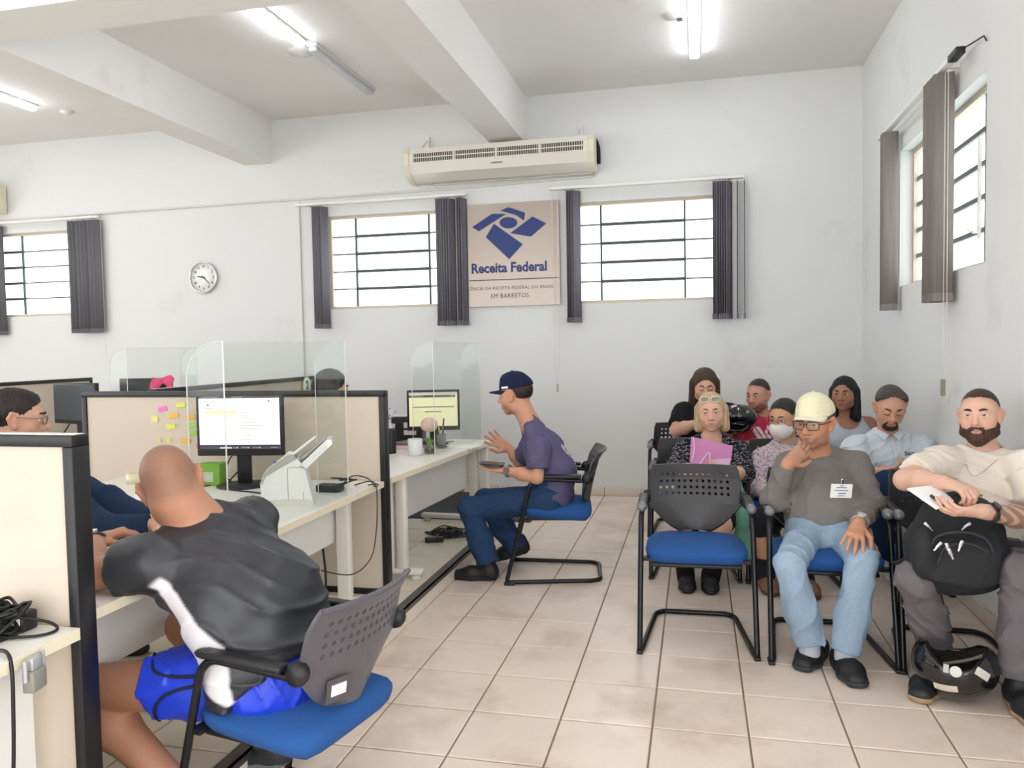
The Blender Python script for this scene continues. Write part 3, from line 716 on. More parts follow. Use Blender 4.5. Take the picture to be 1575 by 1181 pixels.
mon2 = monitor('monitor with a khaki page on the desk before the navy cap man', (float(at(667, 640, 5.22)[0]), 5.22, DZ), math.radians(16), .37, .285, DZ, .80, blk2, [SCRY2, SCRG, SCRD, SCRY, SCRW, SCRK, SCRM], thick=.04, base=(.10, .08))
mon3 = monitor('dark grey monitor switched off behind the man in glasses', (-4.55, 4.95, DZ), math.radians(-14), .50, .31, DZ, .855, None, thick=.035)
mon4 = monitor('black monitor seen from behind with a pink cloth over its corner', (-4.14, 5.2, DZ), math.radians(184), .42, .30, DZ, .885, None, thick=.04)
# ---------------------------------------------------------------- document scanner
sn = thing('document_scanner', 'white document scanner on the desk edge by the acrylic shield', 'scanner', (-1.755, 3.14, DZ), math.radians(24))
SCW = mat('scanner white plastic', '#f3f2ef', .35); SCGm = mat('scanner grey plastic', '#b5b3ab', .4); SCB = mat('scanner base plastic', '#dddbd2', .4)
body = [(-.13, .03), (-.135, .10), (-.115, .145), (-.02, .215), (.025, .205), (.055, .165), (.085, .02), (.085, 0), (-.10, 0), (-.12, .015)]
G().prism(body, -.075, .075, 'xz').obj('body', SCW, sn)
G().prism([(-.137, .10), (-.118, .150), (-.02, .222), (.012, .222), (.02, .205), (-.11, .135), (-.125, .10)], -.078, .078, 'xz').obj('lid', SCGm, sn)
G().prism([(-.05, .20), (-.02, .23), (.0, .225), (-.02, .19)], -.03, .03, 'xz').obj('latch', SCW, sn)
G().prism([(.03, .175), (.055, .155), (.175, .265), (.17, .285), (.15, .285)], -.075, .075, 'xz').obj('paper_chute', SCW, sn)
G().prism([(.028, .195), (.15, .288), (.148, .291), (.022, .199)], -.065, .065, 'xz').obj('chute_face', SCGm, sn)
G().prism([(.0, .215), (.10, .292), (.097, .296), (-.005, .22)], -.05, .02, 'xz').obj('paper_sheet', PAPER, sn)
G().prism([(-.165, 0), (.09, 0), (.09, .02), (.0, .03), (-.12, .03), (-.165, .018)], -.082, .082, 'xz').obj('base', SCB, sn)
G().box((-.02, -.0765, .03), (-.017, -.0745, .17)).box((-.02, -.0765, .167), (.05, -.0745, .17)).box((.045, -.0765, .01), (.048, -.0745, .06)).obj('seam', SCGm, sn)
G().lathe([(0, 0), (.008, 0), (.008, .004), (0, .005)], (-.075, -.045, .19), 10).obj('button', mat('blue button', '#2a3fc8', .3, emit=.3), sn)
# ---------------------------------------------------------------- small desk things
def cup(name, label, cat, loc, prof, m, n=20): return tag_at(G().lathe(prof, n=n).obj(name, m), loc, label, cat)
def tag_at(o, loc, label, cat, group=None, rz=0): o.location = loc; o.rotation_euler.z = rz; return tag(o, label, cat, group)
tag_at(G().lathe([(.018, 0), (.045, 0), (.045, .05), (.018, .05), (.018, 0)], n=24, caps=False).obj('tape_roll', mat('clear tape roll', '#e3dcb6', .3)), (-2.87, 3.50, DZ), 'roll of clear packing tape standing on the desk by the partition', 'tape')
tag_at(G().lathe([(.018, 0), (.04, 0), (.04, .03), (.018, .03), (.018, 0)], n=24, caps=False).obj('tape_roll', mat('clear tape roll', '#e3dcb6', .3)), (-2.77, 3.53, DZ), 'thinner tape roll beside the taller roll, near the bald man head', 'tape')
g = G()
for k in range(4): g.box((-.10+random.uniform(-.006, .006), -.148, k*.0012), (.11, .148, k*.0012+.001))
tag_at(g.obj('paper_stack', PAPER), (-2.52, 3.22, DZ), 'small stack of white paper on the desk past the navy sleeves', 'paper', rz=.35)
tag_at(G().box((-.11, -.06, 0), (.11, .06, .018), ch=.005).obj('notebook_computer', BLACKP), (-2.22, 3.00, DZ), 'flat black device on the desk under the bald man chin', 'computer', rz=.3)
gb = thing('stationery_box', 'green and white cardboard box behind the bald man head', 'box', (-2.42, 3.52, DZ), math.radians(8))
G().box((-.07, -.045, 0), (.055, .045, .11)).obj('carton', mat('green carton', '#7db63c', .6), gb); G().box((-.055, -.0465, .02), (.02, -.044, .07)).obj('printed_panel', mat('pale print', '#cfd7c0', .6, noise=.2, nscale=60), gb)
bt = thing('pill_tub', 'white tub with a printed label beside the green box', 'tub', (-2.52, 3.44, DZ))
G().lathe([(0, 0), (.036, 0), (.04, .01), (.04, .085), (.034, .10), (.034, .115), (0, .115)], n=20).obj('tub', mat('white tub', '#e6e6e6', .4), bt); G().lathe([(.0405, .02), (.0405, .08)], n=20, caps=False).obj('wrap_label', mat('tub label', '#cfc9cb', .5, noise=.25, nscale=90), bt)
def tangle(c, r, n, seed, z=.006, up=.05):
    R = np.random.default_rng(seed); pts = []
    for i in range(n):
        a = i*2.4+R.uniform(-.5, .5); q = r*R.uniform(.3, 1); pts.append((c[0]+q*math.cos(a), c[1]+q*math.sin(a), c[2]+z+R.uniform(0, up)))
    return pts
def smooth_path(P, k=6):
    P = np.array(P); o = []
    for i in range(len(P)-1):
        p0, p1, p2, p3 = P[max(i-1, 0)], P[i], P[i+1], P[min(i+2, len(P)-1)]
        for t in np.linspace(0, 1, k, endpoint=False): o.append(.5*((2*p1)+(p2-p0)*t+(2*p0-5*p1+4*p2-p3)*t*t+(3*p1-p0-3*p2+p3)*t**3))
    return o+[P[-1]]
ad = thing('power_adapter', 'black power adapter with coiled leads behind the scanner', 'adapter', (-1.72, 3.42, DZ))
G().box((-.06, -.035, 0), (.06, .035, .035), ch=.006).obj('brick_body', BLACKP, ad)
g = G(); g.tube(smooth_path(tangle((.05, .05, .0), .09, 9, 3, .02, .05)), .0035, 6); g.tube(smooth_path([(.05, .02, .03), (.10, .04, .07), (.15, .10, .05), (.18, .12, .006), (.16, .20, .004), (.12, .17, .004)]), .003, 6)
g.obj('lead', CABLE, ad)
wires('hanging_cable', 'thin black cable looping over the desk edge before the sticky note partition', [smooth_path([(-1.66, 3.56, DZ+.006), (-1.60, 3.60, DZ+.02), (-1.553, 3.58, DZ+.004), (-1.545, 3.57, .60), (-1.545, 3.55, .48), (-1.555, 3.50, .36), (-1.62, 3.42, .30), (-1.75, 3.36, .33)])], .003, CABLE)
wires('monitor_cables', 'black cables hanging behind the lit monitor onto the desk', [smooth_path([(-2.25, 3.53, .86), (-2.36, 3.6, .84), (-2.40, 3.58, .74), (-2.36, 3.56, .705), (-2.5, 3.36, .704), (-2.6, 3.30, .704)]), smooth_path([(-2.22, 3.53, .88), (-2.30, 3.62, .80), (-2.34, 3.52, .71), (-2.30, 3.40, .704), (-2.0, 3.30, .704), (-1.95, 3.2, .704)])], .004, CABLE)
wires('under_desk_cables', 'black and blue cables hanging under the scanner desk', [smooth_path([(-1.86, 3.40, .62), (-1.90, 3.42, .45), (-1.93, 3.45, .25), (-1.90, 3.5, .11)]), smooth_path([(-1.84, 3.50, .62), (-1.82, 3.52, .4), (-1.80, 3.5, .2), (-1.83, 3.45, .11)])], .006, CABLE)
g = G()
for s, r, n in ((11, .20, 14), (12, .26, 12), (13, .16, 10)): g.tube(smooth_path(tangle((-1.66, 5.05, PLZ), r, n, s, .004, .03)), .005, 6)
tag(g.obj('floor_cables', CABLE), 'tangle of dark cables on the platform under the far desk', 'cable')
tag_at(G().box((-.06, -.03, 0), (.06, .03, .03), ch=.006).obj('power_adapter', BLACKP), (-1.70, 4.85, PLZ), 'black adapter lying in the floor cable tangle', 'adapter', rz=.4)
# near cable heap on the shelf desk
hp = thing('cable_heap', 'heap of black cables with an adapter on the near shelf desk', 'cables', (-1.68, 1.553, DZ-.012))
g = G()
for s, r, n in ((21, .07, 16), (22, .08, 14), (23, .06, 12), (24, .08, 9), (25, .08, 12)): g.tube(smooth_path(tangle((0, 0, 0), r, n, s, .006, .075)), .0045, 6)
g.tube(smooth_path([(.03, .0, .05), (.08, .06, .02), (.12, .05, .006), (.10, -.0, .006), (-.02, -.05, .01)]), .004, 6); g.obj('coils', CABLE, hp)
G().box((-.06, .02, .0), (.045, .07, .05), ch=.006).obj('adapter_box', BLACKP, hp); G().box((.01, .018, .02), (.04, .0195, .045)).obj('rating_label', PAPER, hp)
lx = -1.522
v = thing('display_plug', 'grey screw in display plug hanging over the near desk edge', 'plug', (lx+.018, 1.475, .652), .2)
G().box((-.014, -.026, -.05), (.014, .026, .0), ch=.005).obj('hood', mat('grey plug hood', '#8d8a80', .5), v); G().box((-.010, -.02, 0), (.010, .02, .028), ch=.003).obj('shell', SILV, v); G().tube([(0, -.032, -.02), (0, -.032, .03)], .005, 8).obj('thumbscrew', SILV, v); G().tube([(0, .032, -.02), (0, .032, .03)], .005, 8).obj('thumbscrew', SILV, v)
wires('near_cable', 'black cable hanging from the heap down the near desk front', [smooth_path([(-1.72, 1.50, .70), (-1.60, 1.46, .697), (-1.523, 1.43, .69), (-1.512, 1.42, .55), (-1.52, 1.42, .42), (-1.54, 1.43, .34), (-1.52, 1.46, .22), (-1.50, 1.50, .11)])], .0045, CABLE)
wires('near_cable', 'thinner black cable hanging against the near partition', [smooth_path([(-1.70, 1.63, .66), (-1.68, 1.62, .55), (-1.70, 1.62, .42), (-1.69, 1.62, .33), (-1.66, 1.62, .22), (-1.66, 1.62, .11)])], .004, CABLE)
# things on the far desk
sd = math.radians(-4.2)
def d2(px, py): p = at_z(px, py, DZ); return (p[0], p[1], DZ)
tag_at(G().lathe([(0, 0), (.042, 0), (.045, .008), (.047, .105), (.043, .105), (.041, .012), (0, .012)], n=24).obj('mug', mat('white ceramic', '#e9eceb', .2)), d2(639, 700), 'white mug on the desk beside the flower glass', 'mug')
vs = thing('flower_glass', 'short glass with one pale pink flower on the desk', 'vase', d2(661, 697))
G().lathe([(0, 0), (.032, 0), (.036, .006), (.036, .055), (.033, .055), (.033, .008), (0, .008)], n=20).obj('glass', glass_mat('drinking glass', '#e6e8e4', .3), vs)
G().lathe([(0, .009), (.031, .009), (.031, .03), (0, .03)], n=16).obj('soil', mat('brown pebbles', '#8a5a3c', .8, bump=.4), vs)
g = G(); g.tube(smooth_path([(0, 0, .03), (.004, .003, .09), (0, 0, .16)]), .003, 6, 0)
for k in range(9):
    a = k*.7; g.add([(0, 0, .03), (.02*math.cos(a), .02*math.sin(a), .07), (.035*math.cos(a)+.006, .035*math.sin(a), .10), (.016*math.cos(a+.4), .016*math.sin(a+.4), .07)], [(0, 1, 2, 3)])
g.obj('leaves', mat('fresh leaf', '#86bb3c', .6), vs)
bm = bmesh.new(); bmesh.ops.create_icosphere(bm, subdivisions=3, radius=.056)
for q in bm.verts: q.co *= 1+.05*math.sin(q.co.x*160)*math.sin(q.co.y*150+1)*math.sin(q.co.z*170); q.co.z = q.co.z*.85+.185
G().bm(bm, 0, True).obj('blossom', mat('pale pink petals', '#efc9bd', .8, bump=.3, bscale=90), vs)
ph = thing('pen_holder', 'smoky glass of pens with a pink highlighter on the desk', 'pen holder', d2(679, 688))
G().lathe([(0, 0), (.03, 0), (.032, .09), (.029, .09), (.027, .006), (0, .006)], n=18).obj('glass', mat('smoky cup', '#7f8078', .25, spec=.6), ph)
for k, (c, dx, dy, h) in enumerate([('#e85aa8', .01, 0, .16), ('#d9dc3c', -.012, .006, .14), ('#6a5a4a', .016, -.01, .20), ('#2b2b2e', -.016, -.01, .17)]):
    G().tube([(dx*.5, dy*.5, .008), (dx*1.6, dy*1.6, h)], .006, 8).obj('pen', mat('pen '+c, c, .4), ph)
pl = thing('potted_plant', 'leafy plant with white flowers behind the partition post', 'plant', (-2.045, 4.86, DZ))
G().lathe([(0, 0), (.04, 0), (.045, .12), (.042, .125), (0, .115)], n=20).obj('pot', BLACKP, pl)
g = G(); h = G()
for k in range(70):
    a, e, r = rng.uniform(0, 6.28), rng.uniform(.1, 1.4), rng.uniform(.03, .085); c = np.array([r*math.cos(a)*math.cos(e)*.8, r*math.sin(a)*math.cos(e)*.8, .13+.17*rng.uniform(0, 1)+r*math.sin(e)*.6])
    d = np.array([math.cos(a), math.sin(a), rng.uniform(-.4, .6)]); d /= np.linalg.norm(d); s = np.array([-math.sin(a), math.cos(a), 0]); L, w = rng.uniform(.025, .045), rng.uniform(.012, .02)
    u = np.cross(d, s)
    g.add([c, c+d*L*.5+s*w+u*.004, c+d*L, c+d*L*.5-s*w+u*.004], [(0, 1, 2), (0, 2, 3)])
stuff(g.obj('foliage', mat('dark leaf', '#3d6b2f', .5, noise=.2, nscale=40), pl))
for (x, y, z) in ((.05, -.03, .30), (.07, -.02, .26), (.04, -.05, .16), (-.01, -.06, .13), (.06, -.04, .13)):
    f = G()
    for k in range(5):
        a = k*1.257; f.add([(x, y, z), (x+.014*math.cos(a-.4), y-.008, z+.014*math.sin(a-.4)), (x+.024*math.cos(a), y-.012, z+.024*math.sin(a)), (x+.014*math.cos(a+.4), y-.008, z+.014*math.sin(a+.4))], [(0, 1, 2, 3)])
    f.obj('flower', mat('white petals', '#f1eef5', .7), pl)
th = thing('thermos', 'tall black flask behind the partition post', 'flask', d2(601, 697))
G().lathe([(0, 0), (.034, 0), (.036, .006), (.036, .15), (.030, .165), (0, .165)], n=20).obj('flask_body', BLACKP, th); G().lathe([(.031, .165), (.033, .19), (0, .195)], n=20).obj('lid', SILV, th)
tag_at(G().box((-.15, -.22, 0), (.17, .20, .008)).obj('desk_folder', mat('pale pink folder', '#eebfc0', .6)), d2(640, 686)[:2]+(DZ,), 'pale pink folder lying under the keyboard', 'folder', rz=-.07).location.y += .04
kb = thing('keyboard', 'grey keyboard on the pale pink folder', 'keyboard', d2(632, 684)[:2]+(DZ+.008,), math.radians(70)); kb.location.y += .05
G().box((-.16, -.06, 0), (.16, .06, .014), ch=.004).obj('case', mat('keyboard grey', '#6f7076', .5), kb)
g = G()
for i in range(14):
    for j in range(5): g.box((-.152+i*.0217, -.053+j*.0213, .014), (-.152+i*.0217+.018, -.053+j*.0213+.018, .019))
stuff(g.obj('keys', mat('keyboard keys', '#9a9aa0', .5), kb))
pc = thing('desk_computer', 'small black desktop computer with white labels beside the khaki screen', 'computer', (float(at(629, 660, 5.34)[0]), 5.34, DZ), math.radians(10))
G().box((-.11, -.09, 0), (.11, .09, .19), ch=.005).obj('case', BLACKP, pc); G().box((-.02, -.092, .11), (.03, -.0895, .15)).obj('sticker', PAPER, pc); G().box((-.02, -.092, .06), (.07, -.0895, .095)).obj('sticker', PAPER, pc); G().box((-.11, -.09, .19), (.11, .09, .194)).obj('top_plate', SILV, pc)
g = G()
for k in range(5): g.box((-.12+.004*k, -.09, k*.002), (.10, .09, k*.002+.0018))
tag_at(g.obj('paper_stack', mat('off white paper', '#f0efe8', .8)), d2(715, 688), 'white papers on the far desk corner before the raised hand', 'paper', rz=-.2)
wires('desk_cables', 'loose dark leads lying on the far desk behind the pen glass', [smooth_path(tangle((-1.80, 5.15, DZ), .15, 9, 31, .004, .03)), smooth_path(tangle((-1.72, 5.0, DZ), .14, 8, 32, .004, .03))], .003, CABLE)
# pink cloth over the black monitor
g = G(); n = 12
V = []
for i in range(n+1):
    for j in range(n+1):
        u, w = i/n, j/n; x = -4.05+.20*u; z = 1.19-.10*w-.015*math.sin(u*7); V.append((x, 5.165-.03*math.sin(w*2.5)+.008*math.sin(u*11+w*4), z+.008*math.sin(u*9)*(1-w)))
F = [(i*(n+1)+j, (i+1)*(n+1)+j, (i+1)*(n+1)+j+1, i*(n+1)+j+1) for i in range(n) for j in range(n) if not (4 < i < 9 and j > 5+abs(i-6))]
bm_me = G().add(V, F, 0, True).mesh('pink_cloth', [mat('pink cloth', '#d8517c', .85, noise=.08, nscale=40)])
bm = bmesh.new(); bm.from_mesh(bm_me); bmesh.ops.solidify(bm, geom=bm.faces[:], thickness=.006); bm.to_mesh(bm_me); bm.free()
tag(obj_mesh('pink_cloth', bm_me), 'pink cloth hung over the corner of the black monitor', 'cloth')
wires('rear_monitor_cable', 'black cable hanging behind the dark grey monitor', [smooth_path([(-4.62, 4.98, .90), (-4.63, 4.95, .84), (-4.66, 4.9, .76), (-4.72, 4.86, .704), (-4.4, 4.8, .704)])], .006, CABLE)
# ================================================================ organic shapes: blended solids meshed on a grid
A = lambda *p: np.array(p, float)
def unit(v): v = np.asarray(v, float); return v/(np.linalg.norm(v)+1e-12)
class RC:                                # round cone between two points
    def __init__(s, a, b, ra, rb=None, k=.012, sub=False, cut=None): s.a, s.b = A(*a), A(*b); s.ra = ra; s.rb = ra if rb is None else rb; s.k = k; s.sub = sub; s.cut = cut
    def bounds(s): r = max(s.ra, s.rb); return np.minimum(s.a, s.b)-r, np.maximum(s.a, s.b)+r
    def d(s, P):
        ab = s.b-s.a; t = np.clip(((P-s.a)@ab)/(ab@ab+1e-12), 0, 1)
        d = np.linalg.norm(P-s.a-t[:, None]*ab, axis=1)-(s.ra+(s.rb-s.ra)*t)
        return d if s.cut is None else smax(d, (P-s.cut[0])@unit(s.cut[1]), .006)
class EC:                                # elliptic cone: lateral and front radii
    def __init__(s, a, b, ra, rb, side, k=.03, sub=False):
        s.a, s.b = A(*a), A(*b); s.ra, s.rb = ra, rb; s.k = k; s.sub = sub
        ax = unit(s.b-s.a); side = unit(np.asarray(side)-ax*(np.asarray(side)@ax)); s.R = np.stack([side, np.cross(ax, side), ax])
    def bounds(s): r = max(*s.ra, *s.rb); return np.minimum(s.a, s.b)-r, np.maximum(s.a, s.b)+r
    def d(s, P):
        ab = s.b-s.a; t = np.clip(((P-s.a)@ab)/(ab@ab+1e-12), 0, 1); q = (P-s.a-t[:, None]*ab)@s.R.T
        rw = s.ra[0]+(s.rb[0]-s.ra[0])*t; rd = s.ra[1]+(s.rb[1]-s.ra[1])*t; rz = np.minimum(rw, rd)
        k0 = np.sqrt((q[:, 0]/rw)**2+(q[:, 1]/rd)**2+(q[:, 2]/rz)**2)+1e-9; k1 = np.sqrt((q[:, 0]/rw**2)**2+(q[:, 1]/rd**2)**2+(q[:, 2]/rz**2)**2)+1e-9
        return k0*(k0-1)/k1
class EL:                                # ellipsoid with its own axes
    def __init__(s, c, r, R=np.eye(3), k=.015, sub=False): s.c = A(*c); s.r = A(*r); s.R = np.asarray(R); s.k = k; s.sub = sub
    def bounds(s): m = s.r.max(); return s.c-m, s.c+m
    def d(s, P):
        q = (P-s.c)@s.R.T; k0 = np.linalg.norm(q/s.r, axis=1)+1e-9; k1 = np.linalg.norm(q/s.r**2, axis=1)+1e-9; return k0*(k0-1)/k1
class HS:                                # half space: keeps where (P-c).n < 0, optionally only near a point
    def __init__(s, c, n, k=.003, near=None, rad=1e9): s.c = A(*c); s.n = unit(n); s.k = k; s.sub = 'cut'; s.near = None if near is None else A(*near); s.rad = rad
    def d(s, P):
        r = (P-s.c)@s.n
        if s.near is not None: r = np.where(np.linalg.norm(P-s.near, axis=1) < s.rad, r, -1.)
        return r
def smin(a, b, k): h = np.maximum(k-np.abs(a-b), 0)/k; return np.minimum(a, b)-h*h*k*.25
def smax(a, b, k): return -smin(-a, -b, k)
def field(prims, P, near=None):
    D = np.full(len(P), 1.)
    for p in prims:
        if p.sub == 'cut': D = smax(D, p.d(P), p.k); continue
        d = p.d(P)
        D = smax(D, -d, p.k) if p.sub else smin(D, d, p.k)
    return D
def sdf_mesh(prims, h=.006, disp=None, smooth=1, name='body'):
    B = 8
    add = [p for p in prims if not p.sub]
    lo = np.min([p.bounds()[0] for p in add], 0)-3*h-.01; hi = np.max([p.bounds()[1] for p in add], 0)+3*h+.01
    nb = np.ceil((hi-lo)/(B*h)).astype(int)+1
    bi = np.stack(np.meshgrid(*[np.arange(n) for n in nb], indexing='ij'), -1).reshape(-1, 3)
    C = lo+(bi*B+(B-1)/2)*h
    R = B*h*.87*1.25+.012
    Dc = np.full(len(C), 1.); pd = []
    for p in prims:
        d = p.d(C); pd.append(d)
        if p.sub == 'cut': Dc = smax(Dc, d, p.k)
        elif p.sub: Dc = smax(Dc, -d, p.k)
        else: Dc = smin(Dc, d, p.k)
    act = np.abs(Dc) < R
    ids = np.nonzero(act)[0]
    off = np.stack(np.meshgrid(*[np.arange(B)]*3, indexing='ij'), -1).reshape(-1, 3)*h
    base = lo+bi[ids]*B*h
    V = np.full((len(ids), B**3), 1., np.float32)
    for p, d in zip(prims, pd):
        m = np.abs(d[ids]) < R+p.k+.03 if p.sub == 'cut' else d[ids] < R+p.k+.03
        if p.sub == 'cut': m = d[ids] > -(R+p.k+.03)
        if not m.any(): continue
        P = (base[m][:, None, :]+off[None]).reshape(-1, 3); q = p.d(P).reshape(-1, B**3).astype(np.float32); v = V[m]
        V[m] = smax(v, q, p.k) if p.sub == 'cut' else (smax(v, -q, p.k) if p.sub else smin(v, q, p.k))
    if disp is not None:
        P = (base[:, None, :]+off[None]).reshape(-1, 3); V += disp(P).reshape(-1, B**3).astype(np.float32)
    F = np.where(Dc < 0, -1., 1.).astype(np.float32)
    full = np.empty((nb[0], B, nb[1], B, nb[2], B), np.float32)
    full[:] = F.reshape(nb[0], 1, nb[1], 1, nb[2], 1)
    full[bi[ids][:, 0], :, bi[ids][:, 1], :, bi[ids][:, 2], :] = V.reshape(-1, B, B, B)
    D = full.reshape(nb[0]*B, nb[1]*B, nb[2]*B)
    s = D < 0
    cnt = np.zeros(tuple(np.array(D.shape)-1), np.uint8)
    for i in (0, 1):
        for j in (0, 1):
            for k in (0, 1): cnt += s[i:D.shape[0]-1+i, j:D.shape[1]-1+j, k:D.shape[2]-1+k]
    cells = np.stack(np.nonzero((cnt > 0) & (cnt < 8)), 1)
    vid = np.full(cnt.shape, -1, np.int32); vid[tuple(cells.T)] = np.arange(len(cells))
    cor = {}
    for i in (0, 1):
        for j in (0, 1):
            for k in (0, 1): cor[i, j, k] = D[cells[:, 0]+i, cells[:, 1]+j, cells[:, 2]+k]
    acc = np.zeros((len(cells), 3)); n = np.zeros(len(cells))
    for ax in range(3):
        for u in (0, 1):
            for w in (0, 1):
                a = [u, w]; a.insert(ax, 0); b = [u, w]; b.insert(ax, 1); da, db = cor[tuple(a)], cor[tuple(b)]; m = (da < 0) != (db < 0)
                t = np.where(m, da/np.where(m, da-db, 1), 0); p = np.tile(np.array(a, float), (len(cells), 1)); p[:, ax] = t
                acc += p*m[:, None]; n += m
    X = lo+(cells+acc/n[:, None])*h
    quads = []
    for ax in range(3):
        sl0 = [slice(None)]*3; sl1 = [slice(None)]*3; sl0[ax] = slice(0, -1); sl1[ax] = slice(1, None)
        e = s[tuple(sl0)] != s[tuple(sl1)]
        E = np.stack(np.nonzero(e), 1); o1, o2 = [a for a in range(3) if a != ax]
        E = E[(E[:, o1] > 0) & (E[:, o2] > 0) & (E[:, o1] < cnt.shape[o1]) & (E[:, o2] < cnt.shape[o2])]
        if not len(E): continue
        q = []
        for d1, d2 in ((0, 0), (1, 0), (1, 1), (0, 1)):
            c = E.copy(); c[:, o1] -= d1; c[:, o2] -= d2; q.append(vid[tuple(c.T)])
        q = np.stack(q, 1); flip = s[tuple(E.T)] ^ (ax == 1)
        q[~flip] = q[~flip][:, ::-1]; quads.append(q)
    Q = np.concatenate(quads); Q = Q[(Q >= 0).all(1)]
    for _ in range(smooth):
        ed = np.concatenate([Q[:, [0, 1]], Q[:, [1, 2]], Q[:, [2, 3]], Q[:, [3, 0]]]); w = np.bincount(ed[:, 0], minlength=len(X))
        Y = np.stack([np.bincount(ed[:, 0], X[ed[:, 1], c], len(X)) for c in range(3)], 1)/np.maximum(w, 1)[:, None]; X = X*.5+Y*.5
    me = bpy.data.meshes.new(name); me.vertices.add(len(X)); me.vertices.foreach_set('co', X.astype(np.float32).ravel())
    me.loops.add(len(Q)*4); me.loops.foreach_set('vertex_index', Q.astype(np.int32).ravel()); me.polygons.add(len(Q)); me.polygons.foreach_set('loop_start', np.arange(0, len(Q)*4, 4, dtype=np.int32)); me.polygons.foreach_set('loop_total', np.full(len(Q), 4, np.int32))
    me.polygons.foreach_set('use_smooth', np.ones(len(Q), bool)); me.update(calc_edges=True)
    return me, X
def tint(me, col):
    a = me.attributes.new('tint', 'FLOAT_COLOR', 'POINT'); c = np.ones((len(me.vertices), 4), np.float32); c[:, :3] = col; a.data.foreach_set('color', c.ravel())
def folds(amp, sc=40., seed=0, axis=(1, .3, .2)):
    R = np.random.default_rng(seed); K = [unit(R.normal(size=3)*A(1, 1, 1.6))*sc*R.uniform(.8, 1.5) for _ in range(5)]; ph = R.uniform(0, 6.28, 5)
    def f(P):
        w = np.sin(P@K[0]*.45+ph[0])*1.8; v = np.sin(P@K[4]*.4+ph[4])*1.6; a = 1-np.abs(np.sin(P@K[1]*.8+w+ph[1])); b = 1-np.abs(np.sin(P@K[2]*.9+v+ph[2])); m = .5+.5*np.sin(P@K[3]*.35+ph[3])
        return -amp*(a*a*a*m*1.7+b*b*b*(1-m)*1.7+.25*np.sin(P@K[3]*1.4+w)-.35)
    return f
SKINM = mat('skin', attr=True, rough=.5, noise=.035, nscale=45, bump=.06, bscale=350, spec=.4)
CLOTHM = mat('woven cloth', attr=True, rough=.92, noise=.04, nscale=120, bump=.12, bscale=600, spec=.2)
SATIN = mat('smooth sports cloth', attr=True, rough=.42, noise=.03, nscale=60, bump=.05, bscale=500, spec=.6)
DENIM = mat('denim', attr=True, rough=.95, noise=.10, nscale=70, bump=.25, bscale=700, spec=.2)
HAIRM = mat('hair', attr=True, rough=.5, noise=.16, nscale=90, stretch=(1, 1, .25), bump=.5, bscale=160, spec=.35)
SHOEM = mat('shoe', attr=True, rough=.55, noise=.06, nscale=60, bump=.1, bscale=200)
EYEM = mat('eye', attr=True, rough=.12)
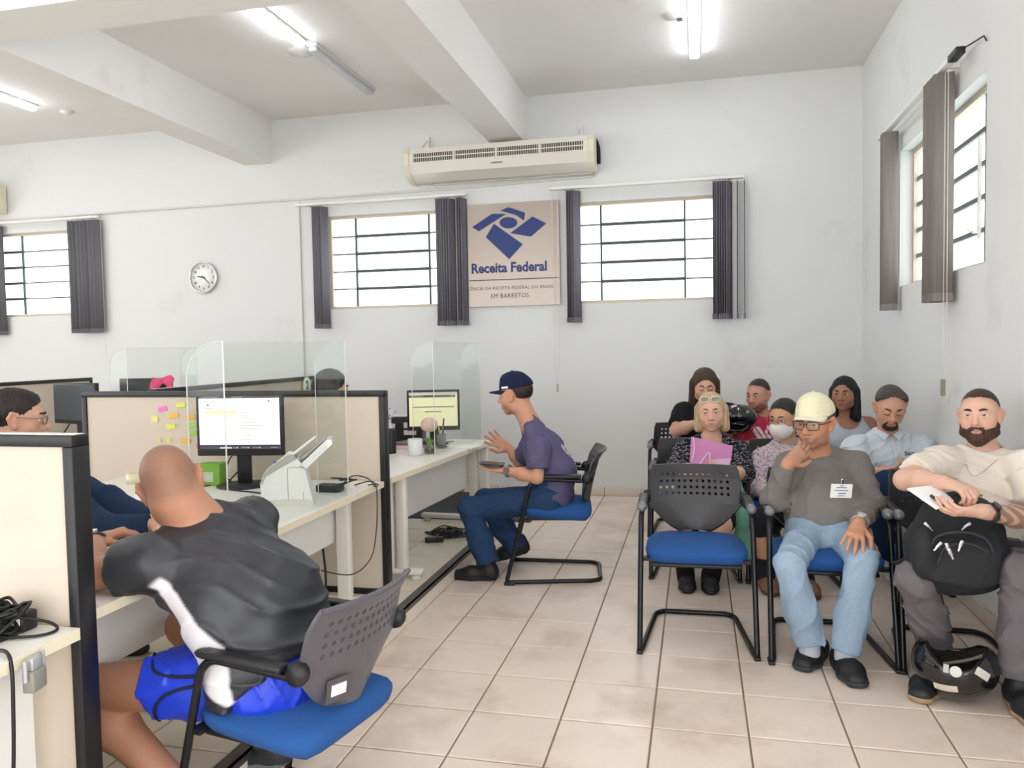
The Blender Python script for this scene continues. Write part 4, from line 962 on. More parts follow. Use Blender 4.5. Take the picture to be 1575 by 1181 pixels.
# ---------------------------------------------------------------- head
def head_frame(yaw, pitch=0, roll=0):
    """yaw: degrees turned from facing the camera side (-Y) towards +X; pitch up positive; roll to the person's left"""
    y, p, r = map(math.radians, (yaw, pitch, roll))
    f = A(math.sin(y)*math.cos(p), -math.cos(y)*math.cos(p), math.sin(p)); l = A(math.cos(y), math.sin(y), 0)     # person's left
    u = np.cross(f, l)*-1
    u = unit(np.cross(l, f)) if np.cross(l, f)[2] > 0 else unit(np.cross(f, l))
    l2 = l*math.cos(r)-u*math.sin(r); u2 = u*math.cos(r)+l*math.sin(r)
    return np.stack([l2, f, u2])          # rows: left, forward, up
def head_prims(c, F, s=1., jaw=1., nose=1., fat=0., closed=False):
    L = lambda x, y, z: c+(A(x, y, z)*s)@F
    E = lambda p, r, k=.02, sub=False: EL(L(*p), A(*r)*s, F, k*s, sub)
    C = lambda a, b, ra, rb=None, k=.01, sub=False: RC(L(*a), L(*b), ra*s, (ra if rb is None else rb)*s, k*s, sub)
    P = [E((0, -.014, .032), (.074, .096, .086)), E((0, .022, .005), (.066, .068, .075), .03), E((0, .020, -.045), (.056*jaw+fat, .064, .062), .03),
         E((0, .062, -.095), (.026*jaw, .020, .018), .025), E((.040, .048, -.026), (.024+fat, .026, .026), .02), E((-.040, .048, -.026), (.024+fat, .026, .026), .02),
         E((.044*jaw, .010, -.068), (.02+fat, .03, .022), .025), E((-.044*jaw, .010, -.068), (.02+fat, .03, .022), .025)]
    P += [E((.031, .101, .008), (.019, .017, .0125), .012, True), E((-.031, .101, .008), (.019, .017, .0125), .012, True)]
    P += [C((-.042, .074, .026), (-.012, .087, .026), .008, .009, .012), C((.042, .074, .026), (.012, .087, .026), .008, .009, .012)]
    P += [C((0, .086, .016), (0, .106*1+.004*nose, -.026), .0075, .0115*nose, .012), E((.013*nose, .094, -.031), (.009, .012, .009), .008), E((-.013*nose, .094, -.031), (.009, .012, .009), .008)]
    P += [E((0, .080, -.060), (.032, .014, .022), .015), C((-.019, .086, -.057), (0, .0945, -.055), .0045, .006, .006), C((.019, .086, -.057), (0, .0945, -.055), .0045, .006, .006),
          C((-.016, .085, -.068), (.016, .085, -.068), .006, .006, .006), E((0, .088, -.068), (.014, .008, .006), .006), C((-.024, .094, -.0618), (.024, .094, -.0618), .0028, .0028, .004, True)]
    for q in (1, -1):
        if closed: P += [E((q*.031, .084, .007), (.016, .012, .011), .004)]
        else: P += [C((q*.018, .0845, .012), (q*.032, .092, .0165), .0042, .0042, .004), C((q*.032, .092, .0165), (q*.045, .079, .011), .0042, .0036, .004), C((q*.019, .085, .001), (q*.032, .088, -.002), .003, .0035, .005), C((q*.032, .088, -.002), (q*.044, .078, .003), .0035, .003, .005)]
        # ear: rim and lobe
        P += [C((q*.072, .010, .022), (q*.086, -.010, .030), .007, .006, .008), C((q*.086, -.010, .030), (q*.089, -.020, .008), .006, .006, .006), C((q*.089, -.020, .008), (q*.080, -.008, -.024), .006, .005, .006), E((q*.074, -.004, .002), (.010, .018, .028), .008), E((q*.076, .004, -.026), (.009, .011, .013), .008)]
    return P
def brow(c, F, s, q, lift=0): 
    L = lambda x, y, z: c+(A(x, y, z)*s)@F
    return [L(q*.014, .0955, .027+lift), L(q*.026, .0945, .032+lift), L(q*.040, .083, .031+lift), L(q*.049, .071, .025+lift)]
def add_face(root, c, F, s, hair_col, gaze=(0, 0), closed=False, brow_r=.0042, iris='#2a1a12'):
    for q in (1, -1):
        pts = brow(c, F, s, q); G().tube(smooth_path(pts, 4), brow_r*s, 6, rr=[brow_r*.8*s, brow_r*1.1*s, brow_r*s, brow_r*.7*s, brow_r*.35*s]).obj('eyebrow', mat('brow '+hair_col, hair_col, .9), root)
        if closed:
            L = lambda x, y, z: c+(A(x, y, z)*s)@F
            G().tube([L(q*.017, .093, .001), L(q*.031, .0975, -.002), L(q*.044, .088, .001)], .0016*s, 5).obj('eyelashes', mat('brow '+hair_col, hair_col, .9), root); continue
        bm = bmesh.new(); bmesh.ops.create_uvsphere(bm, u_segments=20, v_segments=14, radius=1)
        ec = A(q*.0315, .0752, .008); g = unit(A(gaze[0], 1, gaze[1])); cols = []
        for v in bm.verts:
            d = A(*v.co); cs = d@g; cols.append(lin('#0a0808') if cs > .965 else (lin(iris) if cs > .86 else lin('#e8e2dc')))
            v.co = c+((ec+d*A(.0145, .0135, .0125))*s)@F
        me = G().bm(bm, 0, True).mesh('eye', [EYEM]); tint(me, np.array(cols)); obj_mesh('eye', me, None, root)
def hair_mesh(root, c, F, s, style, col, h=.005, name='hair', extra=None):
    L = lambda x, y, z: c+(A(x, y, z)*s)@F
    E = lambda p, r, k=.02, sub=False: EL(L(*p), A(*r)*s, F, k*s, sub)
    N = lambda n: A(*n)@F
    C = lambda a, b, ra, rb=None, k=.02: RC(L(*a), L(*b), ra*s, (ra if rb is None else rb)*s, k*s)
    amp = .0022; P = []
    if style == 'short': P = [E((0, -.016, .036), (.081, .103, .092)), E((0, .030, .090), (.05, .04, .02)), HS(L(0, .070, .066), N((0, .78, -.62)), .006), HS(L(0, 0, -.055), N((0, -.3, -1)), .01)]
    elif style == 'crop': P = [E((0, -.016, .033), (.0757, .0985, .0890)), HS(L(0, .074, .072), N((0, .76, -.65)), .004), HS(L(0, 0, -.05), N((0, -.3, -1)), .01)]; amp = .0006
    elif style == 'receding': P = [E((0, -.018, .033), (.079, .100, .089)), E((.052, .02, .066), (.03, .05, .03)), E((-.052, .02, .066), (.03, .05, .03)), HS(L(0, .050, .075), N((0, .74, -.67)), .006), HS(L(0, 0, -.05), N((0, -.3, -1)), .01)]; amp = .0016
    elif style == 'tied': P = [E((0, -.016, .034), (.080, .102, .090)), E((0, -.11, .01), (.035, .03, .035)), HS(L(0, .066, .070), N((0, .80, -.60)), .006), HS(L(0, 0, -.06), N((0, -.3, -1)), .01)]
    elif style in ('long', 'bob', 'longside'):
        low = {'long': -.20, 'bob': -.10, 'longside': -.17}[style]
        P = [E((0, -.018, .036), (.086, .104, .094), .03), C((.072, -.02, .02), (.082, -.015, low), .034, .030), C((-.072, -.02, .02), (-.082, -.015, low), .034, .030), C((0, -.06, .0), (0, -.07, low), .07, .06, .03),
             E((0, .075, -.030), (.063, .085, .098), .012, True), E((0, .085, -.12), (.07, .08, .09), .01, True)]
        if style == 'long': P += [C((.085, -.01, -.18), (.105, .02, -.27), .034, .02)]
    P += extra(L, E, C, N) if extra else []
    P = [p for p in P if p.sub != 'cut']+[p for p in P if p.sub == 'cut']
    fr = F
    def disp(X):
        q = ((X-c)@fr.T)/s; a = np.arctan2(q[:, 0], -q[:, 1]+.02); return amp*(np.sin(a*34+q[:, 2]*25)+.6*np.sin(a*71+q[:, 2]*18+1))
    me, X = sdf_mesh(P, h, disp, 1, name); R = np.random.default_rng(3)
    q = ((X-c)@F.T)/s; a = np.arctan2(q[:, 0], -q[:, 1]); w = .5+.5*np.sin(a*60+q[:, 2]*20)*np.sin(a*23)
    c0, c1 = np.array(lin(col[0])), np.array(lin(col[1])); tint(me, c0+(c1-c0)*w[:, None]); me.materials.append(HAIRM); return obj_mesh(name, me, None, root)
# ---------------------------------------------------------------- hands
def hand_prims(w, d, n, side, curl=.25, spread=.1, s=1., thumb=.6, curls=None):
    """w wrist, d direction of the hand, n direction the palm faces, side = +1 if the thumb lies towards cross(n,d)"""
    d = unit(d); n = unit(np.asarray(n)-d*(np.asarray(n)@d)); l = np.cross(n, d)*side
    P = [EC(w-d*.01*s, w+d*.03*s, (.025*s, .019*s), (.031*s, .016*s), l, .012), EC(w+d*.03*s, w+d*.078*s, (.031*s, .015*s), (.037*s, .0135*s), l, .012)]
    for i, (o, L) in enumerate(((.029, .070), (.010, .080), (-.009, .075), (-.027, .060))):
        a = w+(d*(.082-.004*abs(i-1))+l*o)*s; cu = curl if curls is None else curls[i]; ang = 0.; dd = unit(d+l*spread*(o/.03)); r = (.0092 if i < 3 else .0080)*s
        for k, fr in enumerate((.45, .31, .24)):
            ang += cu*(1.0 if k == 0 else 1.15); v = dd*math.cos(ang)+n*math.sin(ang); b = a+v*L*fr*s; P.append(RC(a, b, r, r*.93, .004)); a = b; r *= .93
    a = w+(d*.022+l*.024+n*.004)*s; v = unit(d*.62+l*.72+n*.35*thumb); b = a+v*.042*s; P.append(RC(a, b, .0145*s, .0112*s, .010)); v2 = unit(d*.9+l*.25+n*.45*thumb); e = b+v2*.030*s; P.append(RC(b, e, .0108*s, .0098*s, .004)); P.append(RC(e, e+unit(v2+n*.3*thumb)*.022*s, .0098*s, .0082*s, .004))
    return P
# ---------------------------------------------------------------- clothes and bodies
def torso(J, Wd, inf=0.):
    sd = unit(J['sl']-J['sr']); i = inf
    mid = (J['pel']+J['chest'])/2+A(*J.get('bend', (0, 0, 0)))
    w = lambda k: (Wd[k][0]+i, Wd[k][1]+i)
    up = unit(J['neck']-J['pel'])
    P = [EC(J['pel'], mid, w('hip'), w('waist'), sd, .05), EC(mid, J['chest'], w('waist'), w('chest'), sd, .05), EC(J['chest'], J['neck']-up*.035, (Wd['chest'][0]*.86+i, Wd['chest'][1]*.8+i), (.075+i, .058+i), sd, .05),
         RC(J['neck']-up*.02+sd*.03, J['sl']-up*.004, .040+i, .052*Wd.get('sh', 1)+i, .04), RC(J['neck']-up*.02-sd*.03, J['sr']-up*.004, .040+i, .052*Wd.get('sh', 1)+i, .04)]
    if 'belly' in Wd: f = np.cross(sd, up); bw, bd, off = Wd['belly']; P.append(EL(mid+f*off-up*.04, (bw+i, bd+i, bd+i), np.stack([sd, f, up]), .06))
    if 'bust' in Wd:
        f = np.cross(sd, up); b, off = Wd['bust']
        for q in (1, -1): P.append(EL(J['chest']+f*off+sd*q*.075-up*.075, (b+i, b*.85+i, b+i), np.stack([sd, f, up]), .05))
    return P
def arm(J, q, a=1.): return [RC(J['s'+q], J['e'+q], .046*a, .036*a, .03), RC(J['e'+q], J['e'+q]*.55+J['w'+q]*.45, .037*a, .037*a, .02), RC(J['e'+q]*.55+J['w'+q]*.45, J['w'+q], .037*a, .0245*a, .02)]
def sleeve(J, q, frac, a=1., inf=.014, elbow=False):
    s, e, w = J['s'+q], J['e'+q], J['w'+q]
    if frac <= 1: c = s+(e-s)*frac; return [RC(s, c+(e-s)*.08, .055*a+inf, .046*a+inf*1.35, .03, cut=(c, e-s))]
    c = e+(w-e)*(frac-1); return [RC(s, e, .052*a+inf, .044*a+inf, .03), RC(e, c, .043*a+inf, .027*a+inf*.9, .03, cut=(c, w-e))]
def trousers(J, Wd, lg=1., cut=1., infl=.0, taper=.052):
    P = []
    for q in 'lr':
        P += [RC(J['h'+q], J['k'+q], .088*lg+infl, .064*lg+infl, .05)]
        if cut > 1: P += [RC(J['k'+q], J['k'+q]*.4+J['a'+q]*.6, .063*lg+infl, taper*1.08+infl, .03), RC(J['k'+q]*.4+J['a'+q]*.6, J['a'+q], taper*1.08+infl, taper+infl, .03, cut=(J['a'+q], J['a'+q]-J['k'+q]))]
    sd = unit(J['hl']-J['hr']); P += [EC(J['pel']+A(0, 0, -.03), J['pel']+unit(J['chest']-J['pel'])*.08, (Wd['hip'][0]-.008, Wd['hip'][1]-.008), (Wd['hip'][0]-.010, Wd['hip'][1]-.012), sd, .06)]
    return P
def shoe(root, an, d, z, col, sole, L=.27, w=.046, name='shoe', high=.09, back=.06, lift=0., m=SHOEM):
    d = unit(A(d[0], d[1], 0)); l = A(-d[1], d[0], 0); b = A(an[0], an[1], z); h = b-d*back; t = b+d*(L-back)
    up = A(0, 0, 1)
    Lf = lambda p: p+up*lift*max(0., (L-back-float((p-b)@d))/L)
    P = [EC(Lf(h+d*.035+up*.04), Lf(b+d*(L*.36)+up*.036), (w*.82, .05), (w, .042), l, .03), EC(Lf(b+d*(L*.36)+up*.034), Lf(t-d*.045+up*.028), (w, .040), (w*.86, .028), l, .03), RC(Lf(h+d*.055+up*.05), Lf(h+d*.062+up*high), .044, .042, .03)]
    if lift == 0: P.append(HS(b+up*.018, -up, .002))
    else: P.append(HS(Lf(b)+up*.012, -(up+d*lift/L), .002))
    me, X = sdf_mesh(P, .006, None, 1, name); tint(me, np.array(lin(col))); me.materials.append(m); o = obj_mesh(name, me, None, root)
    Q = [EC(Lf(h+d*.035+up*.02), Lf(b+d*(L*.36)+up*.02), (w*.88, .03), (w*1.06, .03), l, .03), EC(Lf(b+d*(L*.36)+up*.02), Lf(t-d*.045+up*.02), (w*1.06, .03), (w*.92, .03), l, .03)]
    n = unit(up+d*lift/L) if lift else up
    Q += [HS(Lf(b)+up*.026, n, .002), HS(Lf(b)+up*.002, -n, .002)]
    me, X = sdf_mesh(Q, .006, None, 1, 'sole'); tint(me, np.array(lin(sole))); me.materials.append(m); obj_mesh('sole', me, None, o); return o
def person(label, J, head, Wd, skin, top=None, legs=None, hands=(), h=.0055, arms='lr', bare=(), skin_extra=None, arm_s=1., stubble=None, tintfn=None, neck_r=.052, simple_legs=False):
    """one person: an empty with the body as a single continuous skin mesh, and hair, face and clothes as children"""
    root = thing('person', label, 'person', (0, 0, 0))
    c, F, s = head['c'], head['F'], head.get('s', 1.)
    P = torso(J, Wd, -.014)
    nb = J['neck']; P += [RC(nb-unit(J['neck']-J['pel'])*.05, c+(A(0, -.022, -.045)*s)@F, neck_r+.006, neck_r, .035)]
    P += head_prims(c, F, s, head.get('jaw', 1), head.get('nose', 1), head.get('fat', 0), head.get('closed', False))
    for q in arms: P += arm(J, q, arm_s)
    for hd in hands: P += hand_prims(*hd)
    if legs:
        for q in 'lr':
            P += [RC(J['h'+q], J['k'+q], .080*legs.get('s', 1), .056*legs.get('s', 1), .04)]
            if legs.get('full', True): P += [RC(J['k'+q], J['k'+q]*.65+J['a'+q]*.35+unit(J['h'+q]-J['k'+q])*.012, .054*legs.get('s', 1), .056*legs.get('s', 1), .03), RC(J['k'+q]*.65+J['a'+q]*.35+unit(J['h'+q]-J['k'+q])*.012, J['a'+q], .055*legs.get('s', 1), .036, .03)]
    P += skin_extra or []
    me, X = sdf_mesh(P, h, None, 1, 'body')
    col = np.tile(np.array(lin(skin)), (len(X), 1)); q = ((X-c)@F.T)/s
    def blob(p, r, target, amt):
        nonlocal col
        d = np.linalg.norm((q-A(*p))/A(*r), axis=1); w = np.clip(1.35-d, 0, 1)[:, None]*amt; col = col*(1-w)+np.array(lin(target))*w if isinstance(target, str) else col*(1-w)+col*np.array(target)*w
    blob((0, .092, -.062), (.025, .03, .012), head.get('lip', '#a5605a'), .75)
    blob((.045, .07, -.025), (.03, .04, .025), (1.06, .88, .85), .5); blob((-.045, .07, -.025), (.03, .04, .025), (1.06, .88, .85), .5); blob((0, .11, -.022), (.016, .02, .02), (1.06, .86, .82), .5)
    for sg_ in (1, -1): blob((sg_*.085, 0, 0), (.02, .03, .04), (1.08, .84, .8), .6)
    if stubble:
        f = np.clip((-.040-q[:, 2])/.018, 0, 1)*np.clip((q[:, 1]-.0)/.03, 0, 1)*np.clip((q[:, 2]+.14)/.02, 0, 1); lip = np.linalg.norm((q-A(0, .095, -.062))/A(.024, .03, .011), axis=1) < 1
        f = np.where(lip, 0, f)*stubble[1]; col = col*(1-f[:, None])+np.array(lin(stubble[0]))*f[:, None]
    if 'scalp' in head:
        cc, amt = head['scalp']; f = np.clip((q[:, 2]-(.9*q[:, 1]+.0)+.01)/.045, 0, 1)*np.clip((q[:, 2]+.115)/.06, 0, 1)*amt; f = f*(np.abs(q[:, 0]) < .083); col = col*(1-f[:, None])+np.array(lin(cc))*f[:, None]
    if tintfn: col = tintfn(X, col)
    tint(me, col); me.materials.append(SKINM); obj_mesh('body', me, None, root)
    return root
def garment(root, name, P, cuts, col, h=.0075, amp=.003, seed=0, m=None, sc=40., fn=None, smooth=1):
    me, X = sdf_mesh(P+cuts, h, folds(amp, sc, seed) if amp else None, smooth, name)
    c = np.tile(np.array(lin(col)), (len(X), 1))
    if fn: c = fn(X, c)
    tint(me, c); me.materials.append(m or CLOTHM); return obj_mesh(name, me, None, root)
def glasses(root, c, F, s, m, w=.024, hh=.017, rim=.0016, lens=True, z=.004, y=.108, temples=True):
    L = lambda x, y_, z_: c+(A(x, y_, z_)*s)@F
    t = None; g = G()
    for q in (1, -1):
        g.tube([L(q*.033+a, y-.18*abs(q*.033+a), z+b) for a, b in rrect(-w, -hh, w, hh, .011, 4)], rim*s, 6, closed=True)
        if temples: g.tube([L(q*(.033+w), y-.010, z+.008), L(q*.077, y-.035, z+.009), L(q*.081, .0, z+.010), L(q*.079, -.02, z-.004)], rim*s, 6)
    g.tube([L(-.010, y, z+.005), L(0, y+.004, z+.008), L(.010, y, z+.005)], rim*s, 6); t = g.obj('glasses', m, root)
    if lens:
        for q in (1, -1):
            pts = [L(q*.033+a, y-.18*abs(q*.033+a), z+b) for a, b in rrect(-w, -hh, w, hh, .011, 4)]; G().add(pts, [tuple(range(len(pts)))]).obj('lens', LENS, t)
    return t
def watch(root_label, w, d, n, col='#2a2a2c', face='#3a3c40', r=.030, parent=None, strap=None):
    d = unit(d); n = unit(np.asarray(n)-d*(np.asarray(n)@d)); l = np.cross(n, d); g = G()
    pts = [w+l*r*1.08*math.cos(a)+n*r*.88*math.sin(a) for a in np.linspace(0, 2*PI, 20, endpoint=False)]
    o = G().tube([p-d*.006 for p in pts], .0045, 6, closed=True).tube([p+d*.006 for p in pts], .0045, 6, closed=True).tube(pts, .0048, 6, closed=True).obj('wristwatch', mat('watch strap '+col, col, .4, .5 if strap else 0), parent)
    ring = [w+n*(r*.88+.004)+l*.018*math.cos(a)+d*.018*math.sin(a) for a in np.linspace(0, 2*PI, 16, endpoint=False)]
    G().add(ring+[p+n*.008 for p in ring], [tuple(range(16))[::-1], tuple(range(16, 32))]+[(i, (i+1) % 16, (i+1) % 16+16, i+16) for i in range(16)]).obj('watch_case', mat('watch face '+face, face, .25, .3), o)
    if root_label: tag(o, root_label, 'watch')
    return o
def cap(root, label, c, F, s, col, brim_col=None, tilt=0., brim_len=.075, m=CLOTHM, logo=None):
    L = lambda x, y, z: c+(A(x, y, z)*s)@F
    N = lambda n: A(*n)@F
    t = thing('baseball_cap', label, 'cap', (0, 0, 0))
    R2 = F.copy()
    P = [EL(L(0, -.012, .048), A(.087, .108, .088)*s, F, .02), EL(L(0, .01, .10), A(.06, .075, .045)*s, F, .03), HS(L(0, 0, .045), N((0, -.10+tilt, -1)), .003), EL(L(0, -.014, .02), A(.079, .100, .080)*s, F, .003, True)]
    me, X = sdf_mesh(P, .005, folds(.0012, 40, 4), 1, 'crown'); q = ((X-c)@F.T)/s; cc = np.tile(np.array(lin(col)), (len(X), 1)); a = np.arctan2(q[:, 0], q[:, 1]); seam = (np.abs(np.sin(a*3+PI/2)) < .03*1)*.35; cc *= (1-seam)[:, None]
    tint(me, cc); me.materials.append(m); obj_mesh('crown', me, None, t)
    g = G(); n = 14; V = []
    for i in range(n+1):
        a = -1+2*i/n
        for j in range(7):
            w = j/6; x = a*.074*(1-.10*w); y = .085-.055*a*a*(1-.15*w)+brim_len*w*(1-.55*abs(a)**3); z = .044-.006*w-.020*a*a*(.4+.6*w)+tilt*.0; V.append(L(x, y, z))
    Fc = [(i*7+j, (i+1)*7+j, (i+1)*7+j+1, i*7+j+1) for i in range(n) for j in range(6)]
    me = G().add(V, Fc, 0, True).mesh('brim', []); bm = bmesh.new(); bm.from_mesh(me); bmesh.ops.solidify(bm, geom=bm.faces[:], thickness=.005); bm.to_mesh(me); bm.free(); me.polygons.foreach_set('use_smooth', [True]*len(me.polygons))
    tint(me, np.array(lin(brim_col or col))); me.materials.append(m); obj_mesh('brim', me, None, t)
    bm = bmesh.new(); bmesh.ops.create_uvsphere(bm, u_segments=8, v_segments=6, radius=.008); bmesh.ops.translate(bm, verts=bm.verts, vec=Vector(L(0, .005, .146))); G().bm(bm, 0, True).obj('button', mat('cap button '+col, col, .9), t)
    return t
# ================================================================ the people
def neckcut(J, c, r=.060): return [RC(J['neck']-unit(J['neck']-J['pel'])*.012, c, r, r, .012, True)]
def hem(J, d=.07): u = unit(J['chest']-J['pel']); return HS(J['pel']-u*d, -u, .006)
def frame_of(J):
    sd = unit(J['sl']-J['sr']); up = unit(J['chest']-J['pel']); f = unit(np.cross(sd, up)); return sd, f, up
def shirt(root, name, J, Wd, col, c, frac=.62, inf=.012, h=.0075, amp=.003, seed=1, m=None, fn=None, neck=.062, extra=(), arms='lr', a=1., hm=.07, cuts=(), sc=40.):
    P = torso(J, Wd, inf*.4); C_ = []
    for q in arms:
        if frac: P += sleeve(J, q, frac, a, inf)
    return garment(root, name, P+list(extra), neckcut(J, c, neck)+list(cuts)+[hem(J, hm)]+C_, col, h, amp, seed, m, sc, fn)
def ankle_cut(J): return []
MAN = dict(hip=(.165, .125), waist=(.15, .115), chest=(.165, .115))
WOM = dict(hip=(.175, .13), waist=(.145, .115), chest=(.15, .11))

# ---- man in the grey sweater and cream cap
J = dict(pel=at(1266, 806, 3.76), chest=at(1268, 742, 3.93), neck=at(1257, 692, 3.95), sr=at(1212, 716, 3.92), sl=at(1318, 716, 3.95), er=at(1192, 768, 3.74), wr=at(1212, 712, 3.66),
         el=at(1340, 776, 3.80), wl=at(1320, 806, 3.52), hr=at(1243, 815, 3.72), hl=at(1294, 815, 3.74), kr=at(1214, 868, 3.42), kl=at(1326, 862, 3.44), ar=at(1246, 988, 3.44), al=at(1301, 1002, 3.40), bend=(0, -.03, 0))
c = at(1253, 651, 3.86); F = head_frame(-30, -4, 0)
Wd = dict(hip=(.165, .13), waist=(.16, .13), chest=(.155, .115), belly=(.13, .09, .05))
dr = at(1248, 682, 3.70)-J['wr']
OM = person('older man in grey sweater and cream cap, chin resting on his hand', J, dict(c=c, F=F, s=1.0, lip='#8a5a50', nose=1.15), Wd, '#c48d70',
            hands=[(J['wr'], dr, A(.25, .9, .35), 1, .45, .06, 1.02), (J['wl'], at(1308, 846, 3.36)-J['wl'], A(-.1, .5, -1), -1, .20, .25, 1.05)], h=.0048, stubble=('#7d6a60', .35))
add_face(OM, c, F, 1., '#4a4038', closed=False, gaze=(.1, -.05))
hair_mesh(OM, c, F, 1., 'short', ('#2b2826', '#57524e'))
glasses(OM, c, F, 1., mat('dark spectacle frame', '#33302e', .4), w=.027, hh=.019, rim=.0022)
shirt(OM, 'sweater', J, Wd, '#77736f', c, frac=1.93, inf=.013, h=.007, amp=.006, seed=3, neck=.060, hm=.16)
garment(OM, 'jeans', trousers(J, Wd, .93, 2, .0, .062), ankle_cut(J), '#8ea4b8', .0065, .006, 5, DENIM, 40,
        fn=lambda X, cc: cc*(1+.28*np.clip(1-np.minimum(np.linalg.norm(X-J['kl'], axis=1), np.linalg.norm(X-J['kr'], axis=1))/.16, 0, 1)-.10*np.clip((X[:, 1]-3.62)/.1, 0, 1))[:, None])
for q in 'lr': garment(OM, 'sock', [RC(J['a'+q]+A(0, 0, .05), J['a'+q]-A(0, -.02, .07), .043, .044)], [], '#b5bcc6', .007, 0)
shoe(OM, at_z(1256, 1012, 0), at_z(1222, 1044, 0)-at_z(1262, 1008, 0), 0, '#17181a', '#2a2f36', L=.27, w=.05, high=.05, name='clog')
shoe(OM, at_z(1296, 1030, 0), at_z(1328, 1068, 0)-at_z(1290, 1024, 0), 0, '#17181a', '#2a2f36', L=.27, w=.05, high=.05, name='clog')
cap(OM, 'cream baseball cap on the older man in the grey sweater', c, F, 1.0, '#e4e0bf', tilt=-.05, brim_len=.062, brim_col='#e9e6cf')
sd, f, up = frame_of(J)
bd = thing('name_badge', 'white clipped name badge on the grey sweater', 'badge', (0, 0, 0)); bp = at(1294, 755, 3.655)
o = G().box((-.047, -.001, -.032), (.047, .001, .032)).obj('card', PAPER, bd); o.location = bp; o.rotation_euler = (math.radians(8), math.radians(2), math.radians(12))
g = G()
for z, w in ((.024, .008), (.016, .022), (.002, .030), (-.022, .014)): g.box((-w, -.0016, z-.0015), (w, -.001, z+.0015))
q = g.obj('printed_lines', mat('badge print', '#4a4a55', .6), bd); q.location = bp; q.rotation_euler = o.rotation_euler
g = G().box((-.012, -.0016, -.014), (.02, -.001, -.008)); q = g.obj('blue_stamp', mat('badge blue', '#7d93dd', .6), bd); q.location = bp; q.rotation_euler = o.rotation_euler
q = G().box((-.006, -.004, .032), (.006, .002, .056), ch=.002).obj('clip', CHROME, bd); q.location = bp; q.rotation_euler = o.rotation_euler
watch('steel wristwatch on the older man in the grey sweater', J['wl']*.9+J['el']*.1, J['wl']-J['el'], A(.1, -.55, .9), '#a9a9a6', '#cfd0ce', .031, strap=True)

# ---- bearded man with the backpack
J = dict(pel=at(1492, 832, 3.56), chest=at(1513, 745, 3.66), neck=at(1515, 692, 3.70), sr=at(1448, 712, 3.64), sl=at(1581, 720, 3.53), er=at(1392, 738, 3.42), wr=at(1452, 742, 3.24), el=at(1602, 800, 3.38), wl=at(1508, 786, 3.13),
         hr=at(1455, 850, 3.54), hl=at(1535, 850, 3.54), kr=at(1410, 890, 3.28), kl=at(1572, 884, 3.22), ar=at(1440, 1000, 3.46), al=at(1566, 1040, 3.22))
c = at(1507, 640, 3.65); F = head_frame(-27, 2, -3)
Wd = dict(hip=(.175, .14), waist=(.17, .135), chest=(.175, .125), belly=(.13, .09, .04), sh=1.1)
BM = person('bearded man in cream t-shirt with backpack on his lap', J, dict(c=c, F=F, s=.96, lip='#a86e66', scalp=('#4a3a32', .3)), Wd, '#dcb09a', arm_s=1.12,
            hands=[(J['wr'], at(1484, 752, 3.18)-J['wr'], A(-.1, .3, -1), -1, .75, .05, 1.05), (J['wl'], at(1468, 787, 3.11)-J['wl'], A(-.1, .5, .9), -1, .45, .06, 1.05)], h=.0048,
            tintfn=lambda X, cc: np.where((np.clip(1-np.linalg.norm(np.cross(X-J['wl'], unit(J['el']-J['wl'])), axis=1)/.075, 0, 1) > 0)[:, None]*(((X-J['wl'])@unit(J['el']-J['wl']) > .035) & ((X-J['wl'])@unit(J['el']-J['wl']) < .6))[:, None],
                                          cc*(.42+.42*(np.sin(X@A(90, 60, 120)+2*np.sin(X@A(50, -80, 30))) > .2))[:, None], cc))
add_face(BM, c, F, .96, '#3a2a20', gaze=(-.05, .12), brow_r=.0050, iris='#4a3524')
hair_mesh(BM, c, F, .96, 'crop', ('#33261f', '#463529'))
hair_mesh(BM, c, F, .96, 'beard', ('#3a281c', '#54392a'), name='beard', extra=lambda L, E, C, N: [E((0, .030, -.058), (.064, .066, .064)), E((0, .066, -.096), (.036, .032, .034)), C((.064, .010, -.02), (.060, .024, -.07), .010, .018), C((-.064, .010, -.02), (-.060, .024, -.07), .010, .018), C((-.024, .0905, -.050), (.024, .0905, -.050), .0062), E((0, .098, -.063), (.021, .024, .0075), .006, True), E((0, .075, -.012), (.058, .052, .032), .008, True), E((.045, .085, -.035), (.022, .03, .02), .008, True), E((-.045, .085, -.035), (.022, .03, .02), .008, True)])
shirt(BM, 't_shirt', J, Wd, '#e6dccf', c, frac=.72, inf=.017, h=.007, amp=.008, seed=8, neck=.066, a=1.1, hm=.08)
garment(BM, 'trousers', trousers(J, Wd, 1.08, 2, .004, .062), ankle_cut(J), '#6f6a6d', .0075, .008, 9, None, 40)
g = G(); nk = J['neck']; sdn, fn_, upn = frame_of(J)
g.tube(smooth_path([nk+sdn*.075-upn*.0+fn_*.02, nk+sdn*.07+fn_*.085-upn*.06, nk-upn*.17+fn_*.125+sdn*.00, nk-sdn*.06+fn_*.09-upn*.07, nk-sdn*.075+fn_*.02]), .0016, 5); g.obj('necklace', CHROME, BM)
shoe(BM, at_z(1432, 1055, 0), at_z(1415, 1070, 0)-at_z(1440, 1035, 0), 0, '#222326', '#a48b6c', L=.28, w=.05, high=.09, name='boot')
shoe(BM, at_z(1566, 1085, 0), A(-.0, -1, 0), 0, '#222326', '#a48b6c', L=.28, w=.052, high=.10, name='boot')
watch('black wristwatch on the tattooed forearm of the bearded man', J['wl']*.86+J['el']*.14, J['wl']-J['el'], A(-.2, -.7, .6), '#1c1c1e', '#26272b', .034)
